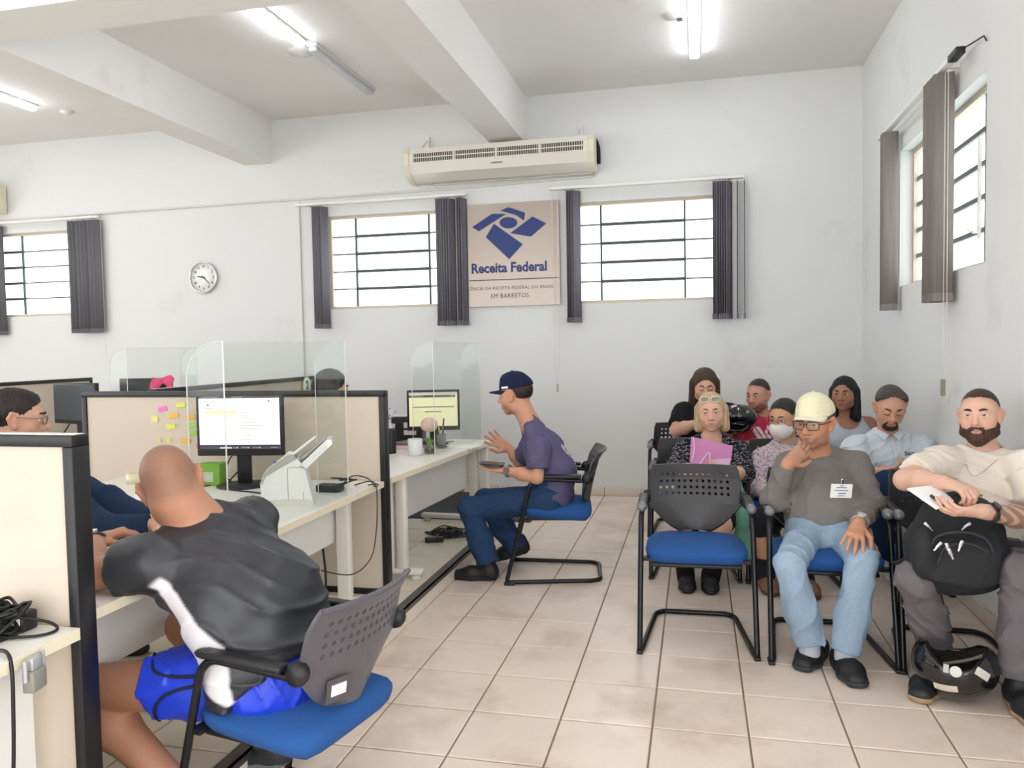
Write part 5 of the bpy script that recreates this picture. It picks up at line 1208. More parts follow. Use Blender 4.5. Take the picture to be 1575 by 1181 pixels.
# paper and pen he holds
g = G()
cs = [at(1394, 752, 3.20), at(1437, 747, 3.27), at(1464, 772, 3.18), at(1440, 784, 3.11)]
n = unit(np.cross(cs[1]-cs[0], cs[3]-cs[0])); n = n if n[2] > 0 else -n
for k in range(3): g.add([p+n*(.0016*k)+A(.004*k, .003*k, 0) for p in cs]+[p+n*(.0016*k+.001)+A(.004*k, .003*k, 0) for p in cs], [(0, 1, 2, 3), (4, 5, 6, 7), (0, 1, 5, 4), (1, 2, 6, 5), (2, 3, 7, 6), (3, 0, 4, 7)])
tag(g.obj('paper_sheets', PAPER), 'folded white papers in the tattooed hand of the bearded man', 'paper')
tag(G().tube([at(1430, 766, 3.17)+n*.012, at(1452, 783, 3.12)+n*.012], .006, 8).obj('pen', BLACKP), 'black pen lying across the white papers', 'pen')
# backpack
bpk = thing('backpack', 'black zipped backpack on the lap of the bearded man', 'backpack', (0, 0, 0))
BPM = mat('black nylon', '#1d2024', .75, noise=.1, nscale=60, bump=.2, bscale=300); BPG = mat('grey nylon trim', '#33363b', .8, bump=.2, bscale=300)
R = A(1, 0, 0); bx = lambda px, py, y: at(px, py, y)
P = [EC(bx(1470, 885, 3.28), bx(1470, 845, 3.30), (.165, .075), (.18, .085), R, .04), EC(bx(1470, 845, 3.30), bx(1482, 800, 3.34), (.18, .085), (.15, .075), R, .05), EC(bx(1478, 800, 3.34), bx(1462, 778, 3.36), (.13, .06), (.10, .045), R, .05), EL(bx(1428, 860, 3.28), (.07, .08, .11), k=.04)]
me, X = sdf_mesh(P, .008, folds(.004, 22, 2), 1, 'main_body'); tint(me, np.array(lin('#1d2024'))); me.materials.append(BPM); obj_mesh('main_body', me, None, bpk)
P = [EC(bx(1480, 890, 3.19), bx(1482, 845, 3.20), (.125, .035), (.13, .045), R, .03), EL(bx(1420, 850, 3.20), (.045, .05, .10), k=.03)]
me, X = sdf_mesh(P, .008, folds(.003, 30, 5), 1, 'front_pocket'); me.materials.append(BPM); obj_mesh('front_pocket', me, None, bpk)
def zipper(px, py, y, dx, dz):
    p = bx(px, py, y); G().box((-.006, -.004, -.022), (.006, .002, .008), ch=.002).tube([(0, -.003, -.01), (0, -.004, -.034)], .0045, 6).obj('zip_pull', CHROME, bpk).location = p
    o = bpk.children[-1]; o.rotation_euler = (0, math.radians(dx), 0)
for z in ((1479, 834, 3.135, 20), (1456, 838, 3.14, -15), (1460, 846, 3.135, -20), (1446, 836, 3.145, 40), (1424, 806, 3.22, -40), (1490, 806, 3.22, 50)): zipper(*z, 0)
G().tube(smooth_path([bx(1430, 842, 3.165), bx(1444, 824, 3.165), bx(1480, 818, 3.155), bx(1515, 828, 3.165), bx(1528, 850, 3.165)]), .005, 6).tube(smooth_path([bx(1442, 866, 3.15), bx(1455, 842, 3.145), bx(1490, 836, 3.14), bx(1518, 848, 3.155)]), .004, 6).obj('zip_line', BPG, bpk)
G().tube(smooth_path([bx(1474, 760, 3.25), bx(1490, 766, 3.20), bx(1502, 774, 3.20), bx(1515, 782, 3.25)]), .012, 8).obj('grab_handle', BPM, bpk)
G().tube(smooth_path([bx(1440, 905, 3.30), bx(1446, 930, 3.32), bx(1452, 945, 3.36), bx(1455, 956, 3.40)]), .016, 8).tube(smooth_path([bx(1540, 838, 3.27), bx(1556, 836, 3.24), bx(1572, 838, 3.20)]), .012, 8).tube(smooth_path([bx(1410, 850, 3.30), bx(1388, 862, 3.34), bx(1374, 866, 3.40)]), .008, 8).obj('strap', BPM, bpk)
# helmet on the floor
hl = thing('motorcycle_helmet', 'black motorcycle helmet with white stickers on the floor tiles', 'helmet', (0, 0, 0))
hc = at_z(1481, 1090, 0); hc = A(hc[0], hc[1]+.10, .132)
HF = head_frame(-14, 0, 0); HR = A(.150, .150, .132)
rim = [HS(hc+A(0, 0, .082)@HF, A(0, -.25, .97)@HF, .012), RC(hc+A(0, -.22, .095)@HF, hc+A(0, .22, .135)@HF, .085, .10, .02, True), HS(A(hc[0], hc[1], .002), A(0, 0, -1), .002)]
P = [EL(hc, HR, HF, .02), EL(hc+A(0, 0, .01)@HF, HR-.014, HF, .004, True)]+rim
me, X = sdf_mesh(P, .005, None, 1, 'shell'); me.materials.append(mat('glossy black helmet', '#121416', .12, coat=.6, noise=.2, nscale=18)); obj_mesh('shell', me, None, hl)
P = [EL(hc, HR-.011, HF, .004), EL(hc+A(0, 0, .02)@HF, HR-.040, HF, .01, True), HS(hc+A(0, 0, .074)@HF, A(0, -.25, .97)@HF, .012), RC(hc+A(0, -.22, .090)@HF, hc+A(0, .22, .13)@HF, .088, .10, .02, True)]
me, X = sdf_mesh(P, .006, folds(.003, 90, 2), 1, 'lining'); me.materials.append(mat('helmet lining', '#1c1a18', .95, bump=.3, bscale=120)); obj_mesh('lining', me, None, hl)
G().tube(smooth_path([hc+A(.12, -.03, .05)@HF, hc+A(.05, -.06, .0)@HF, hc+A(-.04, -.03, -.02)@HF]), .007, 6).obj('chin_strap', mat('grey strap', '#8b8a84', .8), hl)
def sticker(dirv, w, hgt, col, rot=0, name='sticker', rnd=False):
    # patch lying on the ellipsoid
    d0 = unit(A(*dirv)); e1 = unit(np.cross(A(0, 0, 1), d0)); e2 = np.cross(d0, e1); a = math.radians(rot); u1 = e1*math.cos(a)+e2*math.sin(a); u2 = -e1*math.sin(a)+e2*math.cos(a)
    V = []; Fc = []; n = 8
    for i in range(n+1):
        for j in range(n+1):
            s_, t_ = (i/n-.5)*w, (j/n-.5)*hgt
            if rnd: r_ = math.hypot(i/n-.5, j/n-.5)+1e-6; m_ = max(abs(i/n-.5), abs(j/n-.5)); s_ *= m_/r_; t_ *= m_/r_
            q = (d0+u1*s_/.15+u2*t_/.15); q = q/np.linalg.norm(q/HR); p = hc+(q*1.008)@HF; V.append(p)
    Fc = [(i*(n+1)+j, (i+1)*(n+1)+j, (i+1)*(n+1)+j+1, i*(n+1)+j+1) for i in range(n) for j in range(n)]
    G().add(V, Fc, 0, True).obj(name, mat('helmet sticker '+col, col, .5), hl)
def hdir(px, py): # direction on the helmet for a spot seen on it
    o = CO; d = unit(CF+CR*(px-787.5)/FPX-CU*(py-590.5)/FPX); oo = ((o-hc)@HF.T)/HR; dd = (d@HF.T)/HR; b = oo@dd; cq = oo@oo-1; disc = b*b-(dd@dd)*cq
    t = (-b-math.sqrt(max(disc, 0)))/(dd@dd); return (oo+dd*t)*HR
sticker(hdir(1454, 1058), .085, .030, '#d9d2bd', -5); sticker(hdir(1512, 1037), .060, .030, '#d6d3c8', 35); sticker(hdir(1470, 1033), .040, .040, '#d4d6d4', 0, rnd=True); sticker(hdir(1455, 1028), .018, .030, '#b9bdba', 0)

# ---- man in the navy cap
J = dict(pel=at(848, 757, 4.56), chest=at(836, 694, 4.58), neck=at(815, 646, 4.58), sl=at(828, 690, 4.40), sr=at(818, 684, 4.74), el=at(826, 734, 4.36), wl=at(776, 723, 4.40), er=at(800, 712, 4.84), wr=at(783, 690, 4.84),
         hl=at(838, 768, 4.46), hr=at(838, 766, 4.68), kl=at(722, 782, 4.44), kr=at(744, 768, 4.74), al=at(751, 866, 4.42), ar=at(797, 846, 4.66), bend=(.045, 0, 0))
c = at(793, 608, 4.58); F = head_frame(-100, -6, 0)
CM = person('seated man in navy cap, purple grey t-shirt and jeans, one hand raised', J, dict(c=c, F=F, s=1.0, lip='#a5645a', nose=1.1), MAN, '#c99479',
            hands=[(J['wl'], at(744, 720, 4.42)-J['wl'], A(.0, -.15, 1), -1, .22, .05, 1.0), (J['wr'], at(748, 668, 4.80)-J['wr'], A(.2, -1, .5), 1, .15, .30, 1.12)], h=.0048, neck_r=.057, stubble=('#6a5348', .35))
add_face(CM, c, F, 1., '#241c18'); hair_mesh(CM, c, F, 1., 'crop', ('#211a17', '#322722'))
def tee_print(X, cc):
    sd, f, up = frame_of(J); q = X-J['chest']; a = q@sd; b = q@up; bk = (q@f) < -.02
    m = bk & (np.abs(a) < .10) & (b > -.16) & (b < .02) & (np.sin(a*70+3*np.sin(b*40))*np.sin(b*90) > -.25); return np.where(m[:, None], np.array(lin('#c9c3cc')), cc)
shirt(CM, 't_shirt', J, MAN, '#5d5878', c, frac=.72, inf=.016, h=.0065, amp=.007, seed=12, neck=.071, hm=.12, fn=tee_print)
garment(CM, 'jeans', trousers(J, MAN, .98, 2, .0, .066), ankle_cut(J), '#2a4264', .007, .007, 14, DENIM, 40)
shoe(CM, J['al']*A(1, 1, 0)+A(.0, 0, 0), A(-1, -.08, 0), 0, '#131416', '#0e0f10', L=.29, w=.047, high=.10)
shoe(CM, at_z(800, 866, 0), A(-1, -.25, 0), 0, '#131416', '#0e0f10', L=.28, w=.047, high=.10, lift=.07)
cp_ = cap(CM, 'navy baseball cap on the man gesturing at the desk', c, F, 1.0, '#1c2540', tilt=.02, brim_len=.085)
L_ = lambda x, y, z: c+A(x, y, z)@F
g = G()
for k in range(3): q0 = L_(.0885, .012+.014*k, .055); g.box(q0-A(.006, .003, .006), q0+A(.006, .003, .006))
g.obj('embroidery', PAPER, cp_)
watch('metal wristwatch on the wrist of the navy cap man', J['wl']*.88+J['el']*.12, J['wl']-J['el'], A(0, -1, .2), '#8d8a80', '#5d5b55', .031, strap=True)
ph_ = G().prism(rrect(-.036, -.072, .036, .072, .01), -.004, .004, 'xy').obj('mobile_phone', mat('dark phone', '#2a3138', .25)); ph_.location = at(757, 716, 4.40)+A(0, 0, .012); ph_.rotation_euler = (math.radians(4), math.radians(-4), math.radians(95)); tag(ph_, 'dark mobile phone in the open palm of the navy cap man', 'phone')

# ---- bald man in the black and white sports shirt
J = dict(pel=at(425, 1018, 1.97), chest=at(332, 866, 2.04), neck=at(298, 790, 2.06), sl=at(238, 866, 1.90), sr=at(386, 806, 2.20), el=at_z(138, 884, .750), wl=at_z(146, 832, .760), er=A(-1.58, 2.46, .76), wr=A(-1.70, 2.24, .745),
         hl=at(405, 1045, 1.90), hr=at(440, 1012, 2.08), kl=at(110, 1058, 1.94), kr=A(-1.66, 2.24, .47), al=at(292, 1230, 1.90), ar=A(-1.34, 2.22, .10), bend=(.05, -.02, .035))
c = at(264, 746, 2.02); F = head_frame(-152, -22, 18)
Wd = dict(hip=(.195, .155), waist=(.186, .152), chest=(.185, .135), sh=1.15)
dl = at_z(204, 812, .790)-J['wl']
FM = person('bald man in black and white sports shirt, leaning on the desk', J, dict(c=c, F=F, s=1.02, scalp=('#5c4a42', .45), jaw=1.1), Wd, '#b9856a', arm_s=1.22, neck_r=.074, legs=dict(s=1.12),
            hands=[(J['wl'], dl, A(.1, .1, -1), 1, .6, .03, 1.1), (J['wr'], A(-.5, -.7, -.05), A(0, 0, -1), -1, .9, .05, 1.05)], h=.0052,
            skin_extra=[])
def fg_tint(X, cc):
    sd, f, up = frame_of(J); q = X-J['pel']; a = q@sd; b = -(q@f); t = (q@up)/np.linalg.norm(J['chest']-J['pel']); ang = np.degrees(np.arctan2(b, a))
    w = 6+22*np.clip(.95-t, 0, 1)-14*np.clip(.2-t, 0, 1)/.2; x0 = 12.; m = np.clip((w-np.abs(ang-x0))/2.5+.5, 0, 1)*np.clip((1.0-t)/.03, 0, 1)*(a > 0)
    near_arm = np.linalg.norm(np.cross(X-J['sl'], unit(J['el']-J['sl'])), axis=1); arm_ = np.clip((.080-near_arm)/.006, 0, 1)*np.clip((((X-J['sl'])@unit(J['el']-J['sl']))-.03)/.02, 0, 1)
    m = (m*(1-arm_))[:, None]; cc = cc*(1-.45*arm_)[:, None]; return cc*(1-m)+np.array(lin('#e4e2e6'))*m
shirt(FM, 'sports_shirt', J, Wd, '#292b31', c, frac=.60, inf=.018, h=.0062, amp=.0065, seed=21, m=SATIN, neck=.068, a=1.2, hm=.055, extra=[EC(J['pel']-unit(J['chest']-J['pel'])*.04, J['pel'], (.190, .155), (.195, .155), J['sl']-J['sr'], .05)], fn=fg_tint, sc=34)
G().tube(smooth_path([J['neck']+A(-.045, -.085, -.028), J['neck']+A(-.085, -.055, -.035), J['neck']+A(-.10, .0, -.055)]), .004, 6).obj('white_piping', PAPER, FM)
P = []; cuts = []
for q in 'lr':
    e = J['h'+q]+(J['k'+q]-J['h'+q])*.50; P += [RC(J['h'+q], J['h'+q]*.45+J['k'+q]*.55, .102, .0965, .05, cut=(e, J['k'+q]-J['h'+q]))]
P.append(EC(J['pel']+A(.02, 0, -.03), J['pel']+unit(J['chest']-J['pel'])*.02, (.178, .138), (.165, .13), J['hl']-J['hr'], .06))
garment(FM, 'sports_shorts', P, cuts, '#1b3fd0', .0062, .007, 23, SATIN, 45)
ax = J['kl']-J['hl']; L3 = np.linalg.norm(ax); ax = ax/L3; ov = unit(np.cross(ax, A(0, 0, 1))); ov = ov if ov[1] < 0 else -ov; uv = np.cross(ov, ax); uv = uv if uv[2] > 0 else -uv
sp_ = lambda t, d: J['hl']+ax*L3*t+(ov*math.cos(math.radians(d))+uv*math.sin(math.radians(d)))*(.105-.015*t+.002)
g = G()
for cv in ([(.49, 78), (.46, 58), (.43, 42), (.36, 33), (.25, 30), (.12, 34), (.0, 40)], [(.02, 28), (.14, 18), (.26, 14), (.36, 4), (.42, -14), (.45, -34), (.46, -52)]): g.tube(smooth_path([sp_(*p) for p in cv], 5), .0045, 6)
stuff(g.obj('piping', mat('navy piping', '#14182e', .7), FM))
shoe(FM, J['ar'], A(-1, .1, 0), PLZ*0+.0, '#2b2c30', '#6d7074', L=.28, w=.048, lift=.05); shoe(FM, J['al'], A(-1, .1, 0), 0, '#2b2c30', '#6d7074', L=.28, w=.048, lift=.05)
watch('black smartwatch on the desk resting wrist of the bald man', J['wl']*.93+J['el']*.07, J['wl']-J['el'], A(0, -.3, 1), '#222326', '#b9bcc0', .036)

# ---- man in glasses behind the near partition
J = dict(pel=A(-2.78, 2.62, .62), chest=at(8, 760, 2.62), neck=at(14, 698, 2.62), sr=at(62, 742, 2.46), sl=at(30, 722, 2.84), er=at(150, 816, 2.42), wr=at(236, 808, 2.48), el=at(168, 772, 2.74), wl=at(236, 800, 2.68),
         hr=A(-2.78, 2.50, .58), hl=A(-2.85, 2.72, .58), kr=A(-2.42, 2.48, .58), kl=A(-2.45, 2.80, .58), ar=A(-2.45, 2.5, .2), al=A(-2.48, 2.8, .2))
c = at(26, 645, 2.60); F = head_frame(128, -6, 0)
AT = person('man with dark hair and glasses behind the near partition', J, dict(c=c, F=F, s=1.0, lip='#a5645a', nose=1.1), MAN, '#cfa088', hands=[(J['wr'], A(.95, .1, -.05), A(0, 0, -1), 1, .3, .05), (J['wl'], A(.9, -.2, -.05), A(0, 0, -1), -1, .3, .05)], h=.005)
add_face(AT, c, F, 1., '#1e1815'); hair_mesh(AT, c, F, 1., 'short', ('#1a1614', '#2e2723')); glasses(AT, c, F, 1., mat('grey metal spectacle frame', '#77726c', .3, .8), w=.024, hh=.015, rim=.0016)
shirt(AT, 'navy_shirt', J, MAN, '#22344f', c, frac=1.95, inf=.020, h=.0075, amp=.007, seed=31, neck=.062, sc=20)
garment(AT, 'trousers', trousers(J, MAN, 1, 2), ankle_cut(J), '#22344f', .009, .003, 33)
for q in 'lr': shoe(AT, J['a'+q], A(1, .1, 0), PLZ, '#17181a', '#101112')

# ---- woman behind the sticky note partition
J = dict(pel=A(-2.72, 4.85, .62), chest=A(-2.58, 4.82, .93), neck=at(500, 640, 4.80), sr=A(-2.45, 4.66, .97), sl=A(-2.62, 5.0, .97), er=A(-2.32, 4.62, .76), wr=A(-2.10, 4.70, .745), el=A(-2.42, 5.02, .76), wl=A(-2.2, 4.92, .745),
         hr=A(-2.7, 4.72, .58), hl=A(-2.72, 4.96, .58), kr=A(-2.36, 4.72, .56), kl=A(-2.36, 4.96, .56), ar=A(-2.40, 4.72, .2), al=A(-2.40, 4.96, .2))
c = at(511, 598, 4.80); F = head_frame(122, -8, 0)
WA = person('dark haired woman showing only her head above the sticky note partition', J, dict(c=c, F=F, s=1.02), WOM, '#d5a68e', hands=[(J['wr'], A(.95, .1, -.05), A(0, 0, -1), 1, .3, .05), (J['wl'], A(.9, -.2, -.05), A(0, 0, -1), -1, .3, .05)], h=.006)
add_face(WA, c, F, 1.02, '#1e1815'); hair_mesh(WA, c, F, 1.04, 'bob', ('#171413', '#2b2523'))
shirt(WA, 'blouse', J, WOM, '#4a4654', c, frac=1.8, inf=.012, h=.009, seed=35)
garment(WA, 'trousers', trousers(J, WOM, 1, 2), ankle_cut(J), '#2a2c34', .010, .002, 36)
for q in 'lr': shoe(WA, J['a'+q], A(1, .1, 0), PLZ, '#17181a', '#101112', L=.24)

# ---- blonde woman with the pink folder
J = dict(pel=at(1090, 762, 4.90), chest=at(1092, 704, 4.98), neck=at(1094, 671, 4.99), sr=at(1053, 694, 4.98), sl=at(1136, 694, 4.98), er=at(1040, 722, 4.78), wr=at(1084, 726, 4.60), el=at(1144, 728, 4.78), wl=at(1118, 728, 4.60),
         hr=at(1075, 775, 4.88), hl=at(1108, 775, 4.88), kr=at(1047, 808, 4.44), kl=at(1110, 808, 4.44), ar=at(1056, 892, 4.50), al=at(1091, 896, 4.50))
c = at(1094, 634, 4.93); F = head_frame(-3, -3, -2)
Wd = dict(hip=(.18, .14), waist=(.165, .135), chest=(.17, .125), belly=(.13, .10, .04), bust=(.085, .085), sh=1.05)
BW = person('blonde woman in black floral blouse holding a pink folder', J, dict(c=c, F=F, s=.98, fat=.004, lip='#b96a64'), Wd, '#dcae95', arm_s=1.1, legs=dict(s=.95), hands=[(J['wr'], A(.95, -.05, -.1), A(0, .5, .8), 1, .4, .05, .95), (J['wl'], A(-.8, .0, .3), A(0, .8, .4), -1, .5, .05, .95)], h=.005)
add_face(BW, c, F, .98, '#6b4a34'); 
hair_mesh(BW, c, F, .96, 'bob', ('#a98a66', '#d3bb98'), extra=lambda L, E, C, N: [E((0, .078, -.02), (.060, .06, .088), .012, True)])
glasses(BW, L_ and c+(A(0, -.035, .085)@F), F, .98, mat('white spectacle frame', '#d8d8dc', .25), w=.026, hh=.016, rim=.003, lens=True, temples=False)
def floral(X, cc): m = np.sin(X@A(190, 60, 40)+2*np.sin(X@A(40, 160, -60)))*np.sin(X@A(-50, 70, 200)+1.7*np.sin(X@A(150, -40, 30))) > .42; return np.where(m[:, None], np.array(lin('#8d8c92')), cc)
shirt(BW, 'floral_blouse', J, Wd, '#1d1d22', c, frac=1.25, inf=.016, h=.006, amp=.003, seed=41, neck=.068, fn=floral, a=1.05, cuts=[EL(J['neck']+A(0, -.10, -.03), (.075, .10, .09), k=.01, sub=True)], hm=.10)
P = [RC(J['h'+q], J['k'+q]*.85+J['h'+q]*.15, .10, .078, .06) for q in 'lr']+[EC(J['pel']+A(0, 0, -.04), J['pel']+A(0, 0, .06), (.19, .145), (.18, .14), A(1, 0, 0), .06)]
garment(BW, 'dark_skirt', P, [HS(J['kr']*.5+J['kl']*.5+A(0, .06, 0), A(0, -1, 0), .005)], '#1e1e24', .008, .003, 43)
for q in 'lr':
    garment(BW, 'knee_boot', [RC(J['k'+q]*.72+J['a'+q]*.28, J['a'+q]-A(0, 0, .02), .060, .048, .02)], [HS(J['k'+q]*.74+J['a'+q]*.26, J['k'+q]-J['a'+q], .003)], '#141416', .008, .001, 44)
    shoe(BW, J['a'+q], A(.05, -1, 0), 0, '#121214', '#0d0d0e', L=.24, w=.042)
fo = [at(1063, 672, 4.72), at(1127, 686, 4.70), at(1122, 727, 4.62), at(1061, 712, 4.62)]; n = unit(np.cross(fo[1]-fo[0], fo[3]-fo[0])); n = n if n[1] < 0 else -n
fd = thing('document_folder', 'pink plastic folder held by the blonde woman', 'folder', (0, 0, 0))
FOLD = mat('pink translucent plastic', '#dd93c8', .35, translucent=.3)
G().add([p+n*k for k in (0, .004) for p in fo], [(0, 1, 2, 3), (4, 5, 6, 7), (0, 1, 5, 4), (1, 2, 6, 5), (2, 3, 7, 6), (3, 0, 4, 7)]).obj('cover', FOLD, fd)
fo2 = [at(1100, 707, 4.655), at(1124, 706, 4.655), at(1120, 727, 4.61), at(1075, 721, 4.62)]
G().add([p+n*(k+.006) for k in (0, .003) for p in fo2], [(0, 1, 2, 3), (4, 5, 6, 7), (0, 1, 5, 4), (1, 2, 6, 5), (2, 3, 7, 6), (3, 0, 4, 7)]).obj('flap', mat('pale pink flap', '#e6bcdd', .35, translucent=.2), fd)
G().tube(smooth_path([at(1066, 673, 4.71)+n*.006, at(1068, 690, 4.68)+n*.008, at(1064, 710, 4.63)+n*.008]), .002, 5).tube(smooth_path([at(1074, 718, 4.62)+n*.011, at(1084, 704, 4.65)+n*.011, at(1091, 698, 4.66)+n*.011, at(1092, 716, 4.62)+n*.011]), .0022, 5).obj('elastic_band', PAPER, fd)
# green bag hanging from her side
P = [EC(at(1134, 742, 4.66), at(1146, 800, 4.60), (.025, .03), (.055, .045), A(1, 0, 0), .03), EC(at(1146, 800, 4.60), at(1150, 848, 4.58), (.055, .045), (.075, .05), A(1, 0, 0), .03)]
me, X = sdf_mesh(P, .007, folds(.007, 34, 6), 1, 'green_cloth_bag'); me.materials.append(mat('green cloth', '#6aa087', .85, noise=.06, nscale=40)); tag(obj_mesh('green_cloth_bag', me), 'limp green cloth bag hanging beside the blonde woman', 'bag')

# ---- woman in the face mask
J = dict(pel=at(1200, 772, 4.92), chest=at(1206, 716, 5.0), neck=at(1212, 678, 5.02), sr=at(1172, 706, 4.96), sl=at(1240, 704, 5.04), er=at(1162, 748, 4.82), wr=at(1190, 762, 4.62), el=at(1242, 748, 4.84), wl=at(1208, 764, 4.62),
         hr=at(1188, 778, 4.90), hl=at(1216, 778, 4.90), kr=at(1172, 800, 4.50), kl=at(1222, 800, 4.50), ar=at(1178, 890, 4.52), al=at(1240, 905, 4.50))
c = at(1205, 643, 4.96); F = head_frame(-32, -10, 0)
MWm = person('woman in white face mask and patterned blouse beside the blonde woman', J, dict(c=c, F=F, s=.97), WOM, '#c79875', legs=dict(s=.9), hands=[(J['wr'], A(.8, -.4, -.2), A(0, .2, -1), 1, .3, .05, .92), (J['wl'], A(-.7, -.5, -.2), A(0, .2, -1), -1, .3, .05, .92)], h=.0055)
add_face(MWm, c, F, .97, '#2a211c', gaze=(.0, -.1)); hair_mesh(MWm, c, F, .97, 'tied', ('#191715', '#2d2926'))
glasses(MWm, c, F, .97, mat('thin gold spectacle frame', '#a58a6c', .3, .6), w=.024, hh=.015, rim=.0015)
fm = thing('face_mask', 'white face mask worn by the woman beside the blonde woman', 'mask', (0, 0, 0)); L = lambda x, y, z: c+(A(x, y, z)*.97)@F
P = [EL(L(0, .036, -.058), A(.070, .082, .066)*.97, F, .02), EL(L(0, .085, -.035), A(.03, .04, .035)*.97, F, .04), HS(L(0, .10, -.012), A(0, .25, 1)@F, .004), HS(L(0, .022, 0), A(0, -1, .0)@F, .004), EL(L(0, .030, -.055), A(.062, .074, .062)*.97, F, .003, True)]
me, X = sdf_mesh(P, .005, None, 1, 'mask_cloth'); me.materials.append(mat('white mask cloth', '#e6e2de', .85, bump=.1, bscale=300)); obj_mesh('mask_cloth', me, None, fm)
g = G()
for q in (1, -1): g.tube(smooth_path([L(q*.062, .035, -.02), L(q*.080, .0, .02), L(q*.084, -.02, .0), L(q*.078, .0, -.04), L(q*.058, .03, -.09)]), .0018, 5)
g.obj('ear_loop', PAPER, fm)
def faces(X, cc): m = np.abs(np.sin(X@A(70, 30, 10)+1.5*np.sin(X[:, 2]*60)))*np.abs(np.sin(X@A(10, 20, 75)+1.3*np.sin(X[:, 0]*70))); return np.where(((m > .18) & (m < .36))[:, None], np.array(lin('#6b5b68')), cc)
shirt(MWm, 'patterned_blouse', J, WOM, '#cbbcc4', c, frac=1.85, inf=.016, h=.006, amp=.003, seed=51, neck=.058, fn=faces, hm=.09)
G().tube([J['neck']+A(.062*math.cos(a), .055*math.sin(a)-.01, .0-.012*math.sin(-a)) for a in np.linspace(0, 2*PI, 24, endpoint=False)], .012, 8, closed=True).obj('collar', mat('grey green collar', '#8d9790', .9), MWm)
cutk = [HS(J['k'+q]*.75+J['a'+q]*.25, J['a'+q]-J['k'+q], .004, near=J['k'+q]*.75+J['a'+q]*.25, rad=.12) for q in 'lr']
garment(MWm, 'cropped_trousers', trousers(J, WOM, .95, 2), cutk, '#24262e', .008, .003, 53)
for q in 'lr': shoe(MWm, J['a'+q], A(.2, -1, 0), 0, '#8a5f4c', '#5d4234', L=.23, w=.042, high=.05, name='sandal')

# ---- woman in black by the back wall
J = dict(pel=at(1086, 705, 6.02), chest=at(1085, 648, 6.06), neck=at(1087, 618, 6.06), sr=at(1051, 634, 6.04), sl=at(1122, 636, 6.04), er=at(1040, 662, 5.90), wr=at(1070, 652, 5.70), el=at(1126, 668, 5.90), wl=at(1098, 656, 5.70),
         hr=at(1068, 712, 5.98), hl=at(1104, 712, 5.98), kr=at(1065, 738, 5.52), kl=at(1108, 738, 5.52), ar=at(1065, 815, 5.50), al=at(1106, 815, 5.50))
c = at(1084, 594, 5.98); F = head_frame(4, -15, 0)
Wd = dict(hip=(.19, .145), waist=(.17, .14), chest=(.18, .13), belly=(.14, .10, .04), bust=(.09, .085), sh=1.1)
KW = person('long haired woman in black t-shirt looking down, by the back wall', J, dict(c=c, F=F, s=1.04, fat=.004, closed=True), Wd, '#d3a48c', arm_s=1.25, hands=[(J['wr'], A(.7, -.3, .3), A(0, .5, .8), 1, .5, .05), (J['wl'], A(-.7, -.3, .3), A(0, .5, .8), -1, .5, .05)], h=.006)
add_face(KW, c, F, 1.04, '#3a2a22', closed=True); hair_mesh(KW, c, F, 1.06, 'long', ('#2e211b', '#53402f'))
shirt(KW, 'black_t_shirt', J, Wd, '#1d1d20', c, frac=.75, inf=.016, h=.008, seed=61, neck=.064, a=1.2, cuts=[EL(J['neck']+A(0, -.09, -.02), (.06, .08, .07), k=.01, sub=True)])
garment(KW, 'trousers', trousers(J, Wd, 1, 2), ankle_cut(J), '#2a2b30', .010, .003, 62)
for q in 'lr': shoe(KW, J['a'+q], A(0, -1, 0), 0, '#1a1a1c', '#101112', L=.24)
# black helmet held on her knees
P = [EL(at(1134, 645, 5.74), A(.125, .14, .105), head_frame(60, 20, 10), .02), EL(at(1134, 655, 5.62), A(.085, .10, .045), head_frame(30, -10, 0), .02, True)]
me, X = sdf_mesh(P, .008, None, 1, 'crash_helmet'); me.materials.append(mat('glossy black helmet', '#121416', .12, coat=.6)); tag(obj_mesh('crash_helmet', me), 'glossy black helmet held between the woman in black and the red shirt', 'helmet')

# ---- man in the red t-shirt
J = dict(pel=at(1166, 708, 6.0), chest=at(1166, 664, 6.02), neck=at(1172, 636, 6.03), sr=at(1130, 657, 5.94), sl=at(1202, 652, 6.06), er=at(1128, 690, 5.84), wr=at(1158, 682, 5.66), el=at(1208, 690, 5.90), wl=at(1180, 694, 5.66),
         hr=at(1152, 712, 5.96), hl=at(1184, 712, 5.98), kr=at(1150, 736, 5.5), kl=at(1192, 736, 5.5), ar=at(1152, 815, 5.5), al=at(1190, 815, 5.5))
c = at(1166, 608, 5.97); F = head_frame(-32, -8, 0)
RMn = person('man in red t-shirt with white print, by the back wall', J, dict(c=c, F=F, s=1.0, scalp=('#3a2c26', .4)), MAN, '#c5927c', hands=[(J['wr'], A(.9, -.2, -.1), A(0, .2, -1), 1, .4, .05), (J['wl'], A(-.7, -.5, -.1), A(0, .2, -1), -1, .4, .05)], h=.0055, stubble=('#5d463c', .6))
add_face(RMn, c, F, 1., '#221a16', gaze=(-.1, 0)); hair_mesh(RMn, c, F, 1., 'crop', ('#241c18', '#3a2e27'))
def horse(X, cc):
    sd, f, up = frame_of(J); q = X-J['chest']; a = q@sd; b = q@up; fr = (q@f) > .03
    m = fr & (((a+.05)**2/.0012+(b-.0)**2/.0016 < 1) | ((a-.01)**2/.0045+(b+.04)**2/.0006 < 1) | ((a+.01-.6*(b+.03))**2 < .00016)) & (np.sin(a*160+b*90) > -.55) & (b > -.10) & (b < .05); return np.where(m[:, None], np.array(lin('#e6dcdc')), cc)
shirt(RMn, 'red_t_shirt', J, MAN, '#bf3350', c, frac=.70, inf=.014, h=.0065, seed=71, fn=horse)
garment(RMn, 'trousers', trousers(J, MAN, 1, 2), ankle_cut(J), '#33363f', .010, .003, 72)
